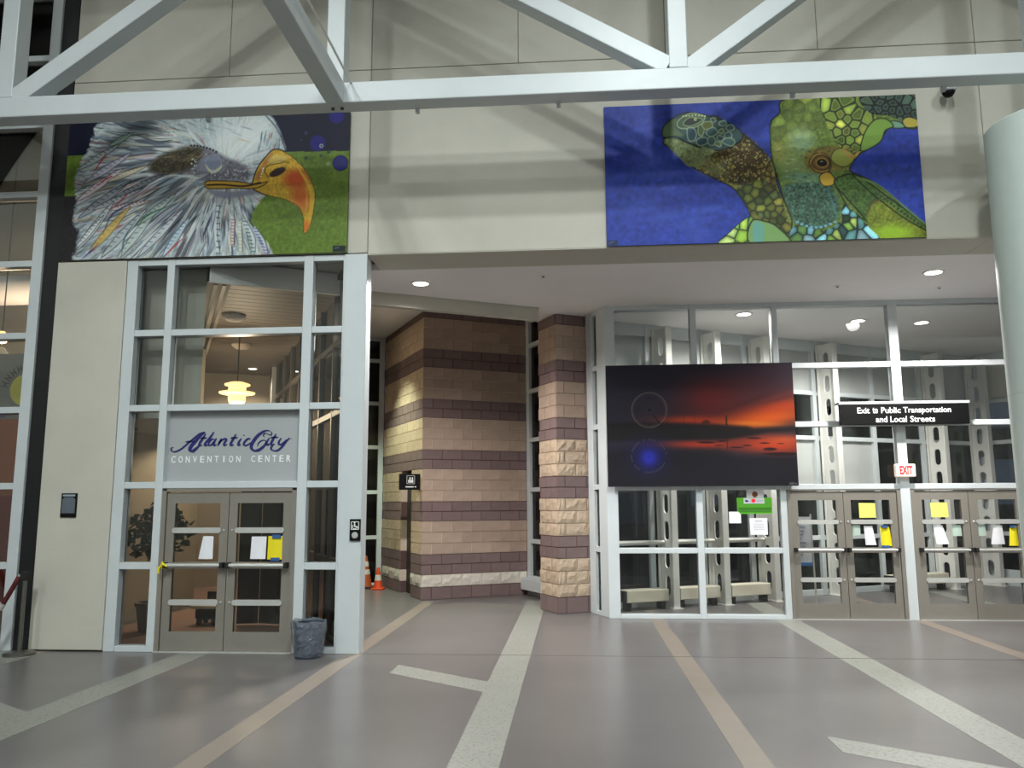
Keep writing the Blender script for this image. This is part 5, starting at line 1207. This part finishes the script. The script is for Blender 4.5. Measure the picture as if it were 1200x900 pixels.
# ------------------------------------------------------------------ stanchions and rope
m_dsteel = mat('dull_stanchion_steel', (120, 118, 112), .35, .8)
def stanchion(x, y, label):
    r = root('rope_stanchion', (x, y, 0), label, 'stanchion', 'rope barrier posts')
    part(r, 'base', MB().lathe((x, y, 0), [(.16, 0), (.16, .02), (.13, .035), (.03, .045)], 28), m_dsteel, auto=40)
    part(r, 'post', MB().tube([(x, y, .04), (x, y, .80)], .024, 14), m_dsteel, auto=40)
    part(r, 'head', Bx(x-.035, x+.045, y-.04, y+.04, .79, .885), m_rubber, bev=.012)
stanchion(-6.02, 8.6, 'dull steel rope post standing before the black joint strip')
stanchion(-6.98, 8.45, 'dull steel rope post before the cafe glazing')
pts = [(-6.08+(-.83)*t, 8.585-.12*t, .83-.55*math.sin(math.pi*t)) for t in np.linspace(0, 1, 24)]
rp = root('barrier_rope', (-6.8, 8.52, .4), 'drooping dark red rope hooked to the steel post', 'rope')
part(rp, 'rope', MB().tube(pts, .026, 10), m_red, smooth=True)
part(rp, 'hook', MB().tube([(-6.075, 8.585, .85), (-6.09, 8.58, .82), (-6.11, 8.585, .79)], .014, 8), m_steel)
part(rp, 'ferrule', MB().tube([pts[4], pts[5]], .034, 10), m_steel); part(rp, 'ferrule', MB().tube([pts[-6], pts[-5]], .034, 10), m_steel)

# ------------------------------------------------------------------ round cafe sign and posters
cs = root('cafe_sign', (-6.95, 9.6, 2.8), 'round yellow cafe emblem with dark arched lettering on the cafe side', 'sign')
cxs, czs = -6.93, 3.05; FQ = Fr((cxs, 9.6, czs))
part(cs, 'board', Bx(cxs-.5, cxs+.5, 9.61, 9.63, 2.68, 3.52), mat('cafe_board', (118, 116, 112), .7, var=.1))
part(cs, 'disc', MB().lathe((0, 0, 0), [(.2, 0), (.2, .006)], 32, F=Fr((cxs, 9.61, czs), (1, 0, 0), (0, 0, 1), (0, -1, 0))), mat('cafe_yellow', (206, 200, 60), .6))
b = MB()
for k in range(9):
    a = math.pi*(.92-.84*k/8)
    if k == 4: continue
    d = Vector((math.cos(a), 0, math.sin(a))); t_ = Vector((-d.z, 0, d.x)); o = Vector((cxs, 9.604, czs))+d*.235
    F = Fr(o, -t_, (0, 1, 0), d)
    b.box(-.03, -.016, 0, .006, 0, .09, F=F).box(.016, .03, 0, .006, 0, .09, F=F).box(-.016, .016, 0, .006, .04, .055, F=F)
part(cs, 'arched_letters', b, m_dark)
for k, (dx, c_) in enumerate(((-.42, (70, 60, 110)), (.2, (110, 60, 60)))):
    part(cs, 'poster', Bx(cxs+dx, cxs+dx+.18, 9.6, 9.61, 2.7, 2.84), mat('cafe_poster', c_, .6))
